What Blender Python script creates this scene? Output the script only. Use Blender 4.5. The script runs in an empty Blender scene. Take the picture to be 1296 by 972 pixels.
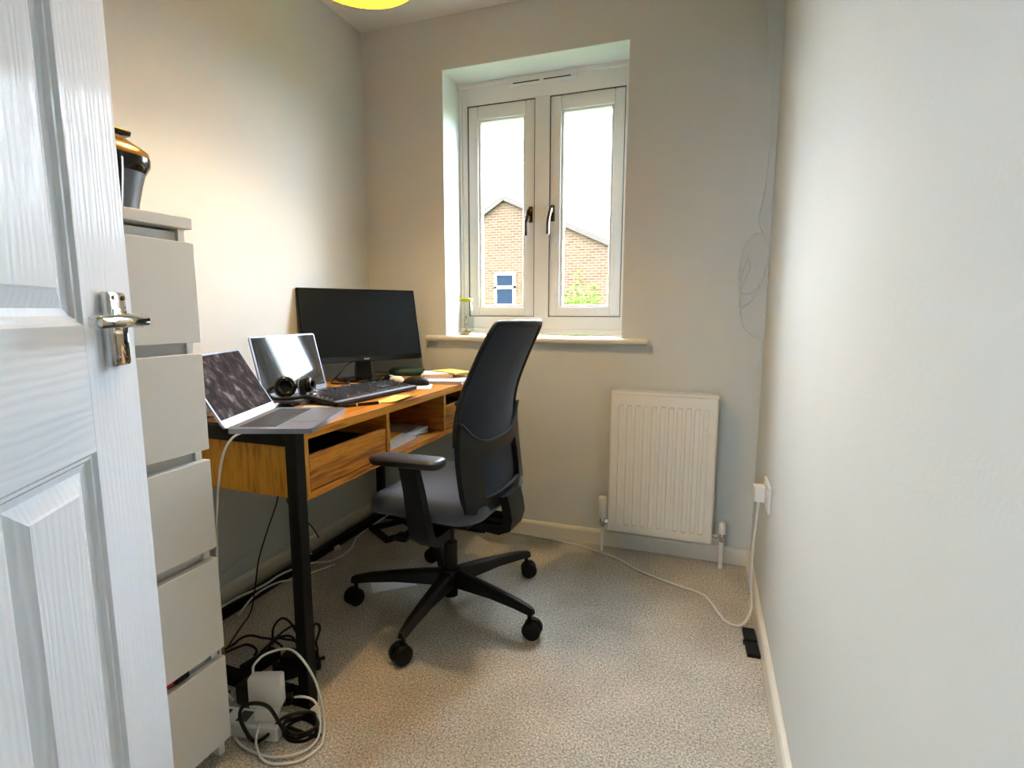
import bpy, bmesh, math, random
from mathutils import Vector, Matrix
random.seed(7)
PI = math.pi
S = bpy.context.scene
C = S.collection
R = math.radians

# ------------------------------------------------------------------ camera, world, exposure
cd = bpy.data.cameras.new('camera'); cam = bpy.data.objects.new('camera', cd); C.objects.link(cam)
cam.location = (1.62233, -2.37334, 1.07224)
cam.rotation_euler = (PI/2 - 0.134993, -0.00124, 0.342917)
cd.sensor_fit = 'HORIZONTAL'; cd.sensor_width = 36.0; cd.lens = 677.334/1296*36
cd.clip_start = 0.02; cd.clip_end = 200
S.camera = cam
SKY = 33.0
LAMP = 580.0
w = bpy.data.worlds.new('overcast_sky'); S.world = w; w.use_nodes = True
bg = w.node_tree.nodes['Background']; bg.inputs[0].default_value = (0.77, 0.89, 1.0, 1); bg.inputs[1].default_value = SKY
S.view_settings.view_transform = 'Standard'; S.view_settings.look = 'None'
S.view_settings.exposure = 0.42; S.view_settings.gamma = 1.0; S.view_settings.use_curve_mapping = False

# ------------------------------------------------------------------ materials
def lin(h):
    if isinstance(h, tuple): return (h[0], h[1], h[2], 1)
    h = h.lstrip('#'); o = []
    for i in (0, 2, 4):
        c = int(h[i:i+2], 16)/255
        o.append(c/12.92 if c <= .04045 else ((c+.055)/1.055)**2.4)
    return (*o, 1)
def mat(name, col, rough=.5, metal=0, spec=.5, var=None, bump=None, coat=0, emit=None, trans=0, sheen=0):
    m = bpy.data.materials.new(name); m.use_nodes = True; nt = m.node_tree; N = nt.nodes; L = nt.links
    b = N['Principled BSDF']; c = lin(col)
    b.inputs['Base Color'].default_value = c; b.inputs['Roughness'].default_value = rough
    b.inputs['Metallic'].default_value = metal; b.inputs['Specular IOR Level'].default_value = spec
    b.inputs['Coat Weight'].default_value = coat; b.inputs['Transmission Weight'].default_value = trans
    if sheen: b.inputs['Sheen Weight'].default_value = sheen
    if emit: b.inputs['Emission Color'].default_value = lin(emit[0]); b.inputs['Emission Strength'].default_value = emit[1]
    tc = N.new('ShaderNodeTexCoord')
    if var:
        n = N.new('ShaderNodeTexNoise'); n.inputs['Scale'].default_value = var[0]; n.inputs['Detail'].default_value = 6
        L.new(tc.outputs['Object'], n.inputs['Vector'])
        r = N.new('ShaderNodeValToRGB'); e = r.color_ramp.elements
        e[0].position = .3; e[1].position = .7
        e[0].color = tuple(x*(1-var[1]) for x in c[:3])+(1,); e[1].color = tuple(min(1, x*(1+var[1])) for x in c[:3])+(1,)
        L.new(n.outputs['Fac'], r.inputs['Fac']); L.new(r.outputs['Color'], b.inputs['Base Color'])
    if bump:
        n = N.new('ShaderNodeTexNoise'); n.inputs['Scale'].default_value = bump[0]; n.inputs['Detail'].default_value = 5
        L.new(tc.outputs['Object'], n.inputs['Vector'])
        bp = N.new('ShaderNodeBump'); bp.inputs['Strength'].default_value = bump[1]; bp.inputs['Distance'].default_value = .004
        L.new(n.outputs['Fac'], bp.inputs['Height']); L.new(bp.outputs['Normal'], b.inputs['Normal'])
    return m
def grain(name, cols, axis, rough=.4, scale=7, stretch=14, bump=.15, wav=True, offs=0.0):
    """wood: noise stretched along an axis (0 x, 1 y, 2 z)"""
    m = bpy.data.materials.new(name); m.use_nodes = True; nt = m.node_tree; N = nt.nodes; L = nt.links
    b = N['Principled BSDF']; b.inputs['Roughness'].default_value = rough
    tc = N.new('ShaderNodeTexCoord'); mp = N.new('ShaderNodeMapping'); s = [stretch]*3; s[axis] = 1.0
    mp.inputs['Scale'].default_value = s; mp.inputs['Location'].default_value = (offs, offs*1.7, offs*.6)
    L.new(tc.outputs['Object'], mp.inputs['Vector'])
    n = N.new('ShaderNodeTexNoise'); n.inputs['Scale'].default_value = scale; n.inputs['Detail'].default_value = 7; n.inputs['Distortion'].default_value = .8
    L.new(mp.outputs['Vector'], n.inputs['Vector'])
    n2 = N.new('ShaderNodeTexNoise'); n2.inputs['Scale'].default_value = scale*.22; n2.inputs['Detail'].default_value = 3; n2.inputs['Distortion'].default_value = 1.5
    L.new(mp.outputs['Vector'], n2.inputs['Vector'])
    mx = N.new('ShaderNodeMath'); mx.operation = 'ADD'; mx.use_clamp = False
    L.new(n.outputs['Fac'], mx.inputs[0]); L.new(n2.outputs['Fac'], mx.inputs[1])
    hf = N.new('ShaderNodeMath'); hf.operation = 'MULTIPLY'; hf.inputs[1].default_value = .5; L.new(mx.outputs[0], hf.inputs[0])
    r = N.new('ShaderNodeValToRGB'); e = r.color_ramp.elements
    e[0].position = .36; e[0].color = lin(cols[0]); e[1].position = .64; e[1].color = lin(cols[-1])
    for i, cc in enumerate(cols[1:-1]):
        x = r.color_ramp.elements.new(.36+.28*(i+1)/(len(cols)-1)); x.color = lin(cc)
    L.new(hf.outputs[0], r.inputs['Fac']); L.new(r.outputs['Color'], b.inputs['Base Color'])
    bp = N.new('ShaderNodeBump'); bp.inputs['Strength'].default_value = bump; bp.inputs['Distance'].default_value = .003
    L.new(n.outputs['Fac'], bp.inputs['Height']); L.new(bp.outputs['Normal'], b.inputs['Normal'])
    return m
def thin_glass(name, tint=(1, 1, 1), rough=.0, refl=1.0):
    m = bpy.data.materials.new(name); m.use_nodes = True; nt = m.node_tree; N = nt.nodes; L = nt.links
    N.remove(N['Principled BSDF']); out = N['Material Output']
    t = N.new('ShaderNodeBsdfTransparent'); t.inputs[0].default_value = (*tint, 1)
    g = N.new('ShaderNodeBsdfGlossy'); g.inputs['Roughness'].default_value = rough
    f = N.new('ShaderNodeLayerWeight'); p = N.new('ShaderNodeMath'); p.operation = 'POWER'; p.inputs[1].default_value = 4; L.new(f.outputs['Facing'], p.inputs[0])
    k = N.new('ShaderNodeMath'); k.operation = 'MULTIPLY_ADD'; k.inputs[1].default_value = .6*refl; k.inputs[2].default_value = .035*refl; L.new(p.outputs[0], k.inputs[0])
    mx = N.new('ShaderNodeMixShader'); L.new(k.outputs[0], mx.inputs[0]); L.new(t.outputs[0], mx.inputs[1]); L.new(g.outputs[0], mx.inputs[2])
    L.new(mx.outputs[0], out.inputs['Surface']); return m
def carpet_mat():
    m = bpy.data.materials.new('carpet'); m.use_nodes = True; nt = m.node_tree; N = nt.nodes; L = nt.links
    b = N['Principled BSDF']; b.inputs['Roughness'].default_value = 1; b.inputs['Specular IOR Level'].default_value = .1
    tc = N.new('ShaderNodeTexCoord')
    n = N.new('ShaderNodeTexNoise'); n.inputs['Scale'].default_value = 170; n.inputs['Detail'].default_value = 3; n.inputs['Roughness'].default_value = .75
    L.new(tc.outputs['Object'], n.inputs['Vector'])
    r = N.new('ShaderNodeValToRGB'); e = r.color_ramp.elements
    e[0].position = .34; e[0].color = (.23, .213, .184, 1); e[1].position = .66; e[1].color = (.90, .825, .715, 1)
    x = r.color_ramp.elements.new(.5); x.color = (.55, .505, .44, 1)
    L.new(n.outputs['Fac'], r.inputs['Fac'])
    n2 = N.new('ShaderNodeTexNoise'); n2.inputs['Scale'].default_value = 5; n2.inputs['Detail'].default_value = 4
    L.new(tc.outputs['Object'], n2.inputs['Vector'])
    r2 = N.new('ShaderNodeValToRGB'); r2.color_ramp.elements[0].position = .35; r2.color_ramp.elements[0].color = (.80, .80, .80, 1); r2.color_ramp.elements[1].position = .7
    L.new(n2.outputs['Fac'], r2.inputs['Fac'])
    mx = N.new('ShaderNodeMix'); mx.data_type = 'RGBA'; mx.blend_type = 'MULTIPLY'; mx.inputs[0].default_value = 1
    L.new(r.outputs['Color'], mx.inputs[6]); L.new(r2.outputs['Color'], mx.inputs[7]); L.new(mx.outputs[2], b.inputs['Base Color'])
    bp = N.new('ShaderNodeBump'); bp.inputs['Strength'].default_value = .3; bp.inputs['Distance'].default_value = .004
    L.new(n.outputs['Fac'], bp.inputs['Height']); L.new(bp.outputs['Normal'], b.inputs['Normal'])
    return m
def brick_mat():
    m = bpy.data.materials.new('orange_brick'); m.use_nodes = True; nt = m.node_tree; N = nt.nodes; L = nt.links
    b = N['Principled BSDF']; b.inputs['Roughness'].default_value = .95; b.inputs['Specular IOR Level'].default_value = 0
    tc = N.new('ShaderNodeTexCoord'); sp = N.new('ShaderNodeSeparateXYZ'); cb = N.new('ShaderNodeCombineXYZ')
    L.new(tc.outputs['Object'], sp.inputs[0]); ad = N.new('ShaderNodeMath'); L.new(sp.outputs[0], ad.inputs[0]); L.new(sp.outputs[1], ad.inputs[1])
    L.new(ad.outputs[0], cb.inputs[0]); L.new(sp.outputs[2], cb.inputs[1])
    k = N.new('ShaderNodeTexBrick'); k.inputs['Scale'].default_value = 1; k.inputs['Brick Width'].default_value = .235; k.inputs['Row Height'].default_value = .085
    k.inputs['Mortar Size'].default_value = .011; k.inputs['Color1'].default_value = (.046, .0262, .0145, 1); k.inputs['Color2'].default_value = (.060, .036, .0215, 1)
    k.inputs['Mortar'].default_value = (.072, .062, .049, 1)
    L.new(cb.outputs[0], k.inputs['Vector']); L.new(k.outputs['Color'], b.inputs['Base Color'])
    return m
def reflection_screen():
    """dark display with a brown and grey reflection painted into its colour"""
    m = bpy.data.materials.new('painted_reflection_screen'); m.use_nodes = True; nt = m.node_tree; N = nt.nodes; L = nt.links
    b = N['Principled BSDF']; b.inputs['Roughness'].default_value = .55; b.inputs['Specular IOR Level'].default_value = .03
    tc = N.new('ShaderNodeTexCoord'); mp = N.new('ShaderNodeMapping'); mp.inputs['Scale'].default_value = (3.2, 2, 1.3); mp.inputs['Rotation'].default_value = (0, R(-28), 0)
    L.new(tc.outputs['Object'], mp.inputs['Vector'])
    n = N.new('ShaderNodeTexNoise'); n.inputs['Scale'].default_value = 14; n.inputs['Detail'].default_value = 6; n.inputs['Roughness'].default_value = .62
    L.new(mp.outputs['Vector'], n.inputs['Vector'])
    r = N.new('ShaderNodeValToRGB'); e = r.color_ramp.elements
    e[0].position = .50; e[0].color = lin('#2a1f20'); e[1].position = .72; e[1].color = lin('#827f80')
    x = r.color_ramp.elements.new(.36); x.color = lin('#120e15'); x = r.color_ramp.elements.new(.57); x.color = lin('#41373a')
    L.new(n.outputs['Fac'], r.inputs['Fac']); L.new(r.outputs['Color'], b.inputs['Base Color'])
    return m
def shade_mat():
    m = bpy.data.materials.new('yellow_shade'); m.use_nodes = True; nt = m.node_tree; N = nt.nodes; L = nt.links
    N.remove(N['Principled BSDF']); out = N['Material Output']
    d = N.new('ShaderNodeBsdfDiffuse'); d.inputs[0].default_value = (.9, .62, .02, 1)
    t = N.new('ShaderNodeBsdfTranslucent'); t.inputs[0].default_value = (.85, .6, .05, 1)
    mx = N.new('ShaderNodeMixShader'); mx.inputs[0].default_value = .25
    L.new(d.outputs[0], mx.inputs[1]); L.new(t.outputs[0], mx.inputs[2]); L.new(mx.outputs[0], out.inputs['Surface']); return m
def door_paint(name, axis):
    """white gloss with a pressed wood grain"""
    m = bpy.data.materials.new(name); m.use_nodes = True; nt = m.node_tree; N = nt.nodes; L = nt.links
    b = N['Principled BSDF']; b.inputs['Base Color'].default_value = (.80, .86, .95, 1); b.inputs['Roughness'].default_value = .13
    b.inputs['Specular IOR Level'].default_value = .035
    tc = N.new('ShaderNodeTexCoord'); mp = N.new('ShaderNodeMapping'); s = [1, 1, 1]; s[axis] = .14; mp.inputs['Scale'].default_value = s
    L.new(tc.outputs['Object'], mp.inputs['Vector'])
    wv = N.new('ShaderNodeTexWave'); wv.wave_type = 'BANDS'; wv.bands_direction = 'X' if axis == 2 else 'Z'
    wv.inputs['Scale'].default_value = 26; wv.inputs['Distortion'].default_value = 9; wv.inputs['Detail'].default_value = 2; wv.inputs['Detail Scale'].default_value = 1.0
    L.new(mp.outputs['Vector'], wv.inputs['Vector'])
    n = N.new('ShaderNodeTexNoise'); n.inputs['Scale'].default_value = 160; n.inputs['Detail'].default_value = 3
    mp2 = N.new('ShaderNodeMapping'); s2 = [1, 1, 1]; s2[axis] = .2; mp2.inputs['Scale'].default_value = s2
    L.new(tc.outputs['Object'], mp2.inputs['Vector']); L.new(mp2.outputs['Vector'], n.inputs['Vector'])
    ad = N.new('ShaderNodeMath'); L.new(wv.outputs['Fac'], ad.inputs[0]); L.new(n.outputs['Fac'], ad.inputs[1])
    bp = N.new('ShaderNodeBump'); bp.inputs['Strength'].default_value = .28; bp.inputs['Distance'].default_value = .001
    L.new(ad.outputs[0], bp.inputs['Height']); L.new(bp.outputs['Normal'], b.inputs['Normal'])
    return m

M = {}
M['wall'] = mat('wall_paint', (.62, .64, .625), .85, spec=.25, bump=(140, .12), var=(3, .015))
M['ceil'] = mat('ceiling_paint', (.80, .80, .78), .9, spec=.2, bump=(120, .1))
M['carpet'] = carpet_mat()
M['skirt'] = mat('skirting_gloss', (.76, .72, .62), .35, bump=(30, .03))
M['upvc'] = mat('white_upvc', (.85, .86, .86), .28)
M['reveal'] = mat('reveal_paint', (.76, .79, .79), .8, bump=(120, .1))
M['sillp'] = mat('sill_paint', (.76, .71, .60), .35)
M['gasket'] = mat('dark_gasket', '#3a3a38', .7)
M['glass'] = thin_glass('window_glass')
M['jarglass'] = thin_glass('jar_glass', (.90, .93, .90), .02, 1.1)
M['door_v'] = door_paint('door_paint_vertical', 2)
M['door_h'] = door_paint('door_paint_horizontal', 0)
M['chrome'] = mat('chrome', (.75, .76, .78), .08, 1)
M['chromedark'] = mat('bronze_chrome', '#6a5648', .22, 1)
M['chest'] = mat('white_foil', (.82, .81, .78), .45, bump=(60, .02))
M['chestin'] = mat('white_drawer_side', (.78, .79, .77), .45)
M['blackgloss'] = mat('gloss_black_plastic', '#08080b', .14, spec=.4)
M['blackmat'] = mat('matt_black_plastic', '#0c0c0f', .5, spec=.25, bump=(200, .1))
M['greyplastic'] = mat('dark_grey_plastic', '#2f2f36', .4)
M['amber'] = mat('amber_brown_top', '#7d5206', .25, coat=.3)  # amber-brown colour of the coffee machine's top cover
M['metalblack'] = mat('black_powder_coat', '#060608', .45, spec=.2, bump=(300, .08))
wood = ['#85480c', '#b9701a', '#cd8a2a', '#9c5a12']
M['wood_y'] = grain('oak_top', wood, 1, .33, 6, 16, .12)
M['wood_y2'] = grain('oak_drawer', ['#7a410c', '#b06916', '#c78226', '#975510'], 1, .42, 7, 13, .35, offs=3.1)
M['wood_z'] = grain('oak_side', ['#84500e', '#b07518', '#c48a28', '#98630f'], 2, .42, 8, 10, .4, offs=1.4)
M['wood_x'] = grain('oak_shelf', wood, 0, .42, 7, 12, .2, offs=5.0)
M['fabric'] = mat('navy_black_fabric', '#1c2230', .95, spec=.15, bump=(900, .35), sheen=.15)
M['seatfab'] = mat('charcoal_seat_fabric', '#3b404d', .92, spec=.2, bump=(900, .35), sheen=.3)
M['chairpl'] = mat('chair_plastic', '#0d0e12', .5, spec=.28, bump=(500, .08))
M['chairlt'] = mat('armrest_rubber', '#1f2127', .42, bump=(300, .05))
M['rad'] = mat('radiator_enamel', (.87, .85, .79), .28)
M['white'] = mat('white_plastic', (.80, .80, .79), .35)
M['cablew'] = mat('white_cable', (.72, .72, .69), .4)
M['cableb'] = mat('black_cable', '#080809', .5, spec=.3)
M['alu'] = mat('space_grey_aluminium', '#7b7e8a', .35, .45)
M['alu2'] = mat('silver_aluminium', '#c9ccd0', .35, .25)
M['keydark'] = mat('laptop_key_black', '#2b2d33', .5)
M['keycap'] = mat('keycap_black', '#3c3c46', .2, spec=1.0, coat=1.0)
M['kbstrip'] = mat('lilac_grey_plastic', '#8f8da0', .35)
M['screen'] = mat('off_screen_matt', '#090c0f', .35, spec=.18)
M['screengl'] = mat('off_screen_gloss', '#0a0e10', .05, spec=.8)
M['screenrefl'] = reflection_screen()  # near laptop's screen, reflection painted in as colour
M['paper'] = mat('white_paper', (.80, .80, .80), .8)
M['sticky'] = mat('yellow_sticky_paper', '#f0d060', .8)
M['sticky2'] = mat('pale_yellow_paper', '#e8e070', .8)
M['green'] = mat('green_leather', '#0a3a2c', .5, bump=(250, .2))
M['cream'] = mat('cream_plastic', '#ecdcb8', .45)
M['orange'] = mat('orange_card', '#e0a035', .7)
M['pink'] = mat('pink_paper', '#dcbcb4', .7)
M['tan'] = mat('tan_card', '#c98f66', .7)
M['red'] = mat('red_fabric', '#b01822', .7)
M['lime'] = mat('yellow_green_lid', '#b8bb20', .4)
M['shell'] = mat('shell_beige', '#cdb897', .6, var=(60, .3))
M['ink'] = mat('dark_print', '#4a463e', .6)
M['logo'] = mat('logo_grey', '#b8bcc0', .4)
M['shade'] = shade_mat()
M['bulb'] = mat('lit_bulb', (1, .8, .5), .4, emit=((1.0, .77, .45), LAMP))
M['brick'] = brick_mat()
M['rooft'] = mat('roof_tile', (.05, .042, .037), .8, spec=0)
M['leaf'] = mat('leaf_green', (.05, .09, .014), .6, spec=0, var=(9, .4))
M['stem'] = mat('twig', (.05, .045, .02), .8, spec=0)
M['lawn'] = mat('grass_ground', (.06, .09, .03), .9, spec=0, var=(1, .3))
M['houseglass'] = mat('house_window_glass', (.008, .013, .021), .5, spec=0)

# ------------------------------------------------------------------ mesh builder
class MB:
    def __init__(s): s.v = []; s.f = []
    def add(s, vs, fs, m=None):
        o = len(s.v); s.v += [tuple(m @ Vector(p)) if m else tuple(p) for p in vs]; s.f += [tuple(i+o for i in f) for f in fs]; return s
    def box(s, x0, y0, z0, x1, y1, z1, bev=0, m=None, seg=2):
        x0, x1 = sorted((x0, x1)); y0, y1 = sorted((y0, y1)); z0, z1 = sorted((z0, z1))
        vs = [(x, y, z) for z in (z0, z1) for y in (y0, y1) for x in (x0, x1)]
        fs = [(0, 2, 3, 1), (4, 5, 7, 6), (0, 1, 5, 4), (2, 6, 7, 3), (0, 4, 6, 2), (1, 3, 7, 5)]
        if bev:
            b = bmesh.new(); bv = [b.verts.new(p) for p in vs]
            for f in fs: b.faces.new([bv[i] for i in f])
            bev = min(bev, .49*min(x1-x0, y1-y0, z1-z0))
            bmesh.ops.bevel(b, geom=b.edges[:], offset=bev, segments=seg, affect='EDGES', profile=.5)
            b.verts.index_update(); vs = [v.co.copy() for v in b.verts]; fs = [[v.index for v in f.verts] for f in b.faces]; b.free()
        return s.add(vs, fs, m)
    def loft(s, rings, cap=True, close=True, m=None):
        n = len(rings[0]); vs = [p for r in rings for p in r]; fs = []
        for i in range(len(rings)-1):
            for j in range(n if close else n-1):
                k = (j+1) % n; fs.append((i*n+j, i*n+k, (i+1)*n+k, (i+1)*n+j))
        if cap: fs.append(tuple(range(n-1, -1, -1))); fs.append(tuple((len(rings)-1)*n+j for j in range(n)))
        return s.add(vs, fs, m)
    def lathe(s, prof, n=24, m=None, cap=True):
        return s.loft([[(r*math.cos(2*PI*j/n), r*math.sin(2*PI*j/n), z) for j in range(n)] for r, z in prof], cap, True, m)
    def cyl(s, a, b, r, r2=None, n=16):
        a, b = Vector(a), Vector(b); q = (b-a).to_track_quat('Z', 'Y').to_matrix().to_4x4(); l = (b-a).length
        return s.lathe([(r, 0), (r if r2 is None else r2, l)], n, Matrix.Translation(a) @ q)
    def tube(s, pts, r, n=8, smooth=6, closed=False):
        P = [Vector(p) for p in pts]
        if smooth and len(P) > 2:
            Q = []; k = len(P)
            for i in range(k if closed else k-1):
                if closed: p0, p1, p2, p3 = P[i-1], P[i], P[(i+1) % k], P[(i+2) % k]
                else: p0, p1, p2, p3 = P[max(i-1, 0)], P[i], P[i+1], P[min(i+2, k-1)]
                for t in range(smooth):
                    u = t/smooth
                    Q.append(.5*((2*p1)+(p2-p0)*u+(2*p0-5*p1+4*p2-p3)*u*u+(3*p1-p0-3*p2+p3)*u**3))
            if not closed: Q.append(P[-1])
            P = Q
        T = []
        for i in range(len(P)):
            a = P[i-1] if (i > 0 or closed) else P[0]; b = P[(i+1) % len(P)] if (i < len(P)-1 or closed) else P[-1]
            t = (b-a); T.append(t.normalized() if t.length > 1e-9 else Vector((0, 0, 1)))
        nrm = T[0].orthogonal().normalized(); rings = []
        for i, p in enumerate(P):
            if i: nrm = (nrm - T[i]*nrm.dot(T[i])); nrm = nrm.normalized() if nrm.length > 1e-6 else T[i].orthogonal().normalized()
            bn = T[i].cross(nrm); rr = r[min(i, len(r)-1)] if isinstance(r, list) else r
            rings.append([tuple(p + nrm*rr*math.cos(2*PI*j/n) + bn*rr*math.sin(2*PI*j/n)) for j in range(n)])
        if closed: rings.append(rings[0])
        return s.loft(rings, not closed)
    def prism(s, poly, y0, y1):          # polygon in xz, extruded along y
        n = len(poly); vs = [(x, y0, z) for x, z in poly]+[(x, y1, z) for x, z in poly]
        return s.add(vs, [tuple(range(n)), tuple(range(2*n-1, n-1, -1))]+[(i, i+n, (i+1) % n+n, (i+1) % n) for i in range(n)])
    def prismz(s, poly, z0, z1, m=None):         # polygon in xy, extruded along z
        n = len(poly); vs = [(x, y, z0) for x, y in poly]+[(x, y, z1) for x, y in poly]
        return s.add(vs, [tuple(range(n-1, -1, -1)), tuple(range(n, 2*n))]+[(i, (i+1) % n, (i+1) % n+n, i+n) for i in range(n)], m)
    def build(s, name, m, parent=None, smooth=None, world=True):
        me = bpy.data.meshes.new(name)
        vs = s.v
        if parent is not None and world:
            inv = WM[parent.name].inverted(); vs = [tuple(inv @ Vector(p)) for p in vs]
        me.from_pydata(vs, [], s.f); me.validate(); me.materials.append(M[m] if isinstance(m, str) else m)
        bm = bmesh.new(); bm.from_mesh(me); bmesh.ops.recalc_face_normals(bm, faces=bm.faces[:]); bm.to_mesh(me); bm.free()
        if smooth is not None:
            for p in me.polygons: p.use_smooth = True
            me.set_sharp_from_angle(angle=R(smooth))
        o = bpy.data.objects.new(name, me); C.objects.link(o)
        if parent is not None: o.parent = parent; WM[o.name] = WM[parent.name]
        else: WM[o.name] = Matrix()
        return o
WM = {}
def tag(o, label=None, cat=None, group=None, kind=None):
    if label: o['label'] = label
    if cat: o['category'] = cat
    if group: o['group'] = group
    if kind: o['kind'] = kind
    return o
def thing(name, loc, label=None, cat=None, rz=0, group=None, kind=None):
    o = bpy.data.objects.new(name, None); C.objects.link(o); o.empty_display_size = .05
    o.location = loc; o.rotation_euler = (0, 0, rz)
    WM[o.name] = Matrix.Translation(loc) @ Matrix.Rotation(rz, 4, 'Z')
    return tag(o, label, cat, group, kind)
def rrect(w, d, r, n=5, cx=0, cy=0):
    r = min(r, w/2-1e-4, d/2-1e-4); out = []
    for (sx, sy, a0) in ((1, 1, 0), (-1, 1, 90), (-1, -1, 180), (1, -1, 270)):
        for k in range(n):
            a = R(a0+90*k/(n-1)); out.append((cx+sx*(w/2-r)+r*math.cos(a), cy+sy*(d/2-r)+r*math.sin(a)))
    return out
def lerp(tab, x):
    if x <= tab[0][0]: return tab[0][1]
    for (a, b), (c, d) in zip(tab, tab[1:]):
        if x <= c:
            t = (x-a)/(c-a); return b+(d-b)*t
    return tab[-1][1]
def single(name, mb, m, label, cat, smooth=None, group=None):
    """a thing that is one mesh: origin moved to its base centre"""
    xs = [p[0] for p in mb.v]; ys = [p[1] for p in mb.v]; zs = [p[2] for p in mb.v]
    c = Vector(((min(xs)+max(xs))/2, (min(ys)+max(ys))/2, min(zs)))
    mb.v = [tuple(Vector(p)-c) for p in mb.v]
    o = mb.build(name, m, None, smooth); o.location = c
    return tag(o, label, cat, group)
def cable(name, pts, r, m, label, cat='cable', n=8, smooth=6, group=None, closed=False):
    return single(name, MB().tube(pts, r, n, smooth, closed), m, label, cat, 60, group)

# ------------------------------------------------------------------ room shell
W, H, YF = 1.852, 2.4, -2.42
WX0, WX1, WZ0, WZ1 = .43, 1.285, .955, 2.172       # window opening
YW = .185                                          # inner face of the window frame
tag(MB().box(-.1, -4.0, -.12, 2.6, .35, 0).build('floor', 'carpet'), 'grey speckled carpet floor', kind='structure')
tag(MB().box(-.1, -2.52, H, 2.15, .35, H+.1).build('ceiling', 'ceil'), 'plain white ceiling', kind='structure')
tag(MB().box(-.1, -2.52, 0, 0, .35, H).build('wall_left', 'wall'), 'cream painted wall behind desk', kind='structure')
wb = MB().box(0, 0, 0, WX0, .30, H).box(WX1, 0, 0, W, .30, H).box(WX0, 0, 0, WX1, .30, WZ0-.02).box(WX0, 0, WZ1, WX1, .30, H).build('wall_back', 'wall')
tag(wb, 'cream painted wall with window', kind='structure')
lin_ = MB().box(WX0, .001, WZ0, WX0+.002, YW+.01, WZ1).box(WX1-.002, .001, WZ0, WX1, YW+.01, WZ1).box(WX0, .001, WZ1-.002, WX1, YW+.01, WZ1)
lin_.build('window_reveal', 'reveal', wb)
wr = MB().box(W, -1.95, 0, 2.15, .30, H).box(2.05, -2.52, 0, 2.15, -1.95, H)
tag(wr.build('wall_right', 'wall'), 'pale painted wall on the right', kind='structure')
DX0, DX1 = 1.19, 1.99
tag(MB().box(0, YF-.1, 0, DX0, YF, H).box(DX1, YF-.1, 0, 2.05, YF, H).box(DX0, YF-.1, 2.02, DX1, YF, H).build('wall_front', 'wall'), 'painted wall with the doorway', kind='structure')
# unseen landing outside the doorway; window opening added and sized for fill daylight
tag(MB().box(.2, -4.0, 0, .3, YF-.1, H).build('wall_landing_left', 'wall'), 'landing wall', kind='structure')
tag(MB().box(2.5, -4.0, 0, 2.6, YF-.1, H).box(2.15, YF-.1, 0, 2.6, YF, H).build('wall_landing_right', 'wall'), 'landing wall', kind='structure')
tag(MB().box(.2, -4.0, H, 2.6, YF-.1, H+.1).build('ceiling_landing', 'ceil'), 'landing ceiling', kind='structure')
LX0, LX1, LZ0, LZ1 = .6, 1.2, 1.15, 1.9
tag(MB().box(.2, -4.1, 0, LX0, -4.0, H).box(LX1, -4.1, 0, 2.6, -4.0, H).box(LX0, -4.1, 0, LX1, -4.0, LZ0).box(LX0, -4.1, LZ1, LX1, -4.0, H).build('wall_landing_back', 'wall'), 'landing wall with opening added for daylight', kind='structure')
# skirting boards: profile with a small chamfer
def skirt(name, pts, h=.07, t=.015, label=''):
    (x0, y0), (x1, y1), (nx, ny) = pts
    b = MB(); prof = [(0, 0), (t, 0), (t, h-.012), (t-.004, h-.004), (.004, h), (0, h)]
    r0 = [(x0+nx*a, y0+ny*a, z) for a, z in prof]; r1 = [(x1+nx*a, y1+ny*a, z) for a, z in prof]
    b.loft([r0, r1]); return tag(b.build(name, 'skirt'), label, kind='structure')
skirt('baseboard_back', ((0, 0), (W, 0), (0, -1)), label='cream skirting board under window')
skirt('baseboard_left', ((0, YF), (0, -.001), (1, 0)), label='cream skirting board behind desk')
skirt('baseboard_right', ((W, -1.95), (W, -.001), (-1, 0)), label='cream skirting board along right wall')

# ------------------------------------------------------------------ window
win = thing('window_1', ((WX0+WX1)/2, YW, WZ0), 'white two-casement window', kind='structure')
def ring(b, x0, x1, z0, z1, wl, wr_, wb_, wt, y0, y1, bev=.004):
    b.box(x0, y0, z0, x0+wl, y1, z1, bev).box(x1-wr_, y0, z0, x1, y1, z1, bev)
    b.box(x0+wl-.001, y0, z0, x1-wr_+.001, y1, z0+wb_, bev).box(x0+wl-.001, y0, z1-wt, x1-wr_+.001, y1, z1, bev); return b
fr = MB(); ring(fr, .425, 1.288, .962, 2.172, .048, .041, .084, .102, YW, YW+.07)
fr.box(.823, YW, 1.04, .896, YW+.07, 2.08, .004)
fr.box(.43, YW-.012, 2.150, 1.285, YW+.01, 2.171, .003)      # bead along the head
fr.box(.434, YW-.010, .985, .447, YW+.01, 2.160, .002)
fr.box(.43, YW-.016, .960, 1.285, YW+.02, .985, .003)
fro = fr.build('frame', 'upvc', win, 40)
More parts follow.
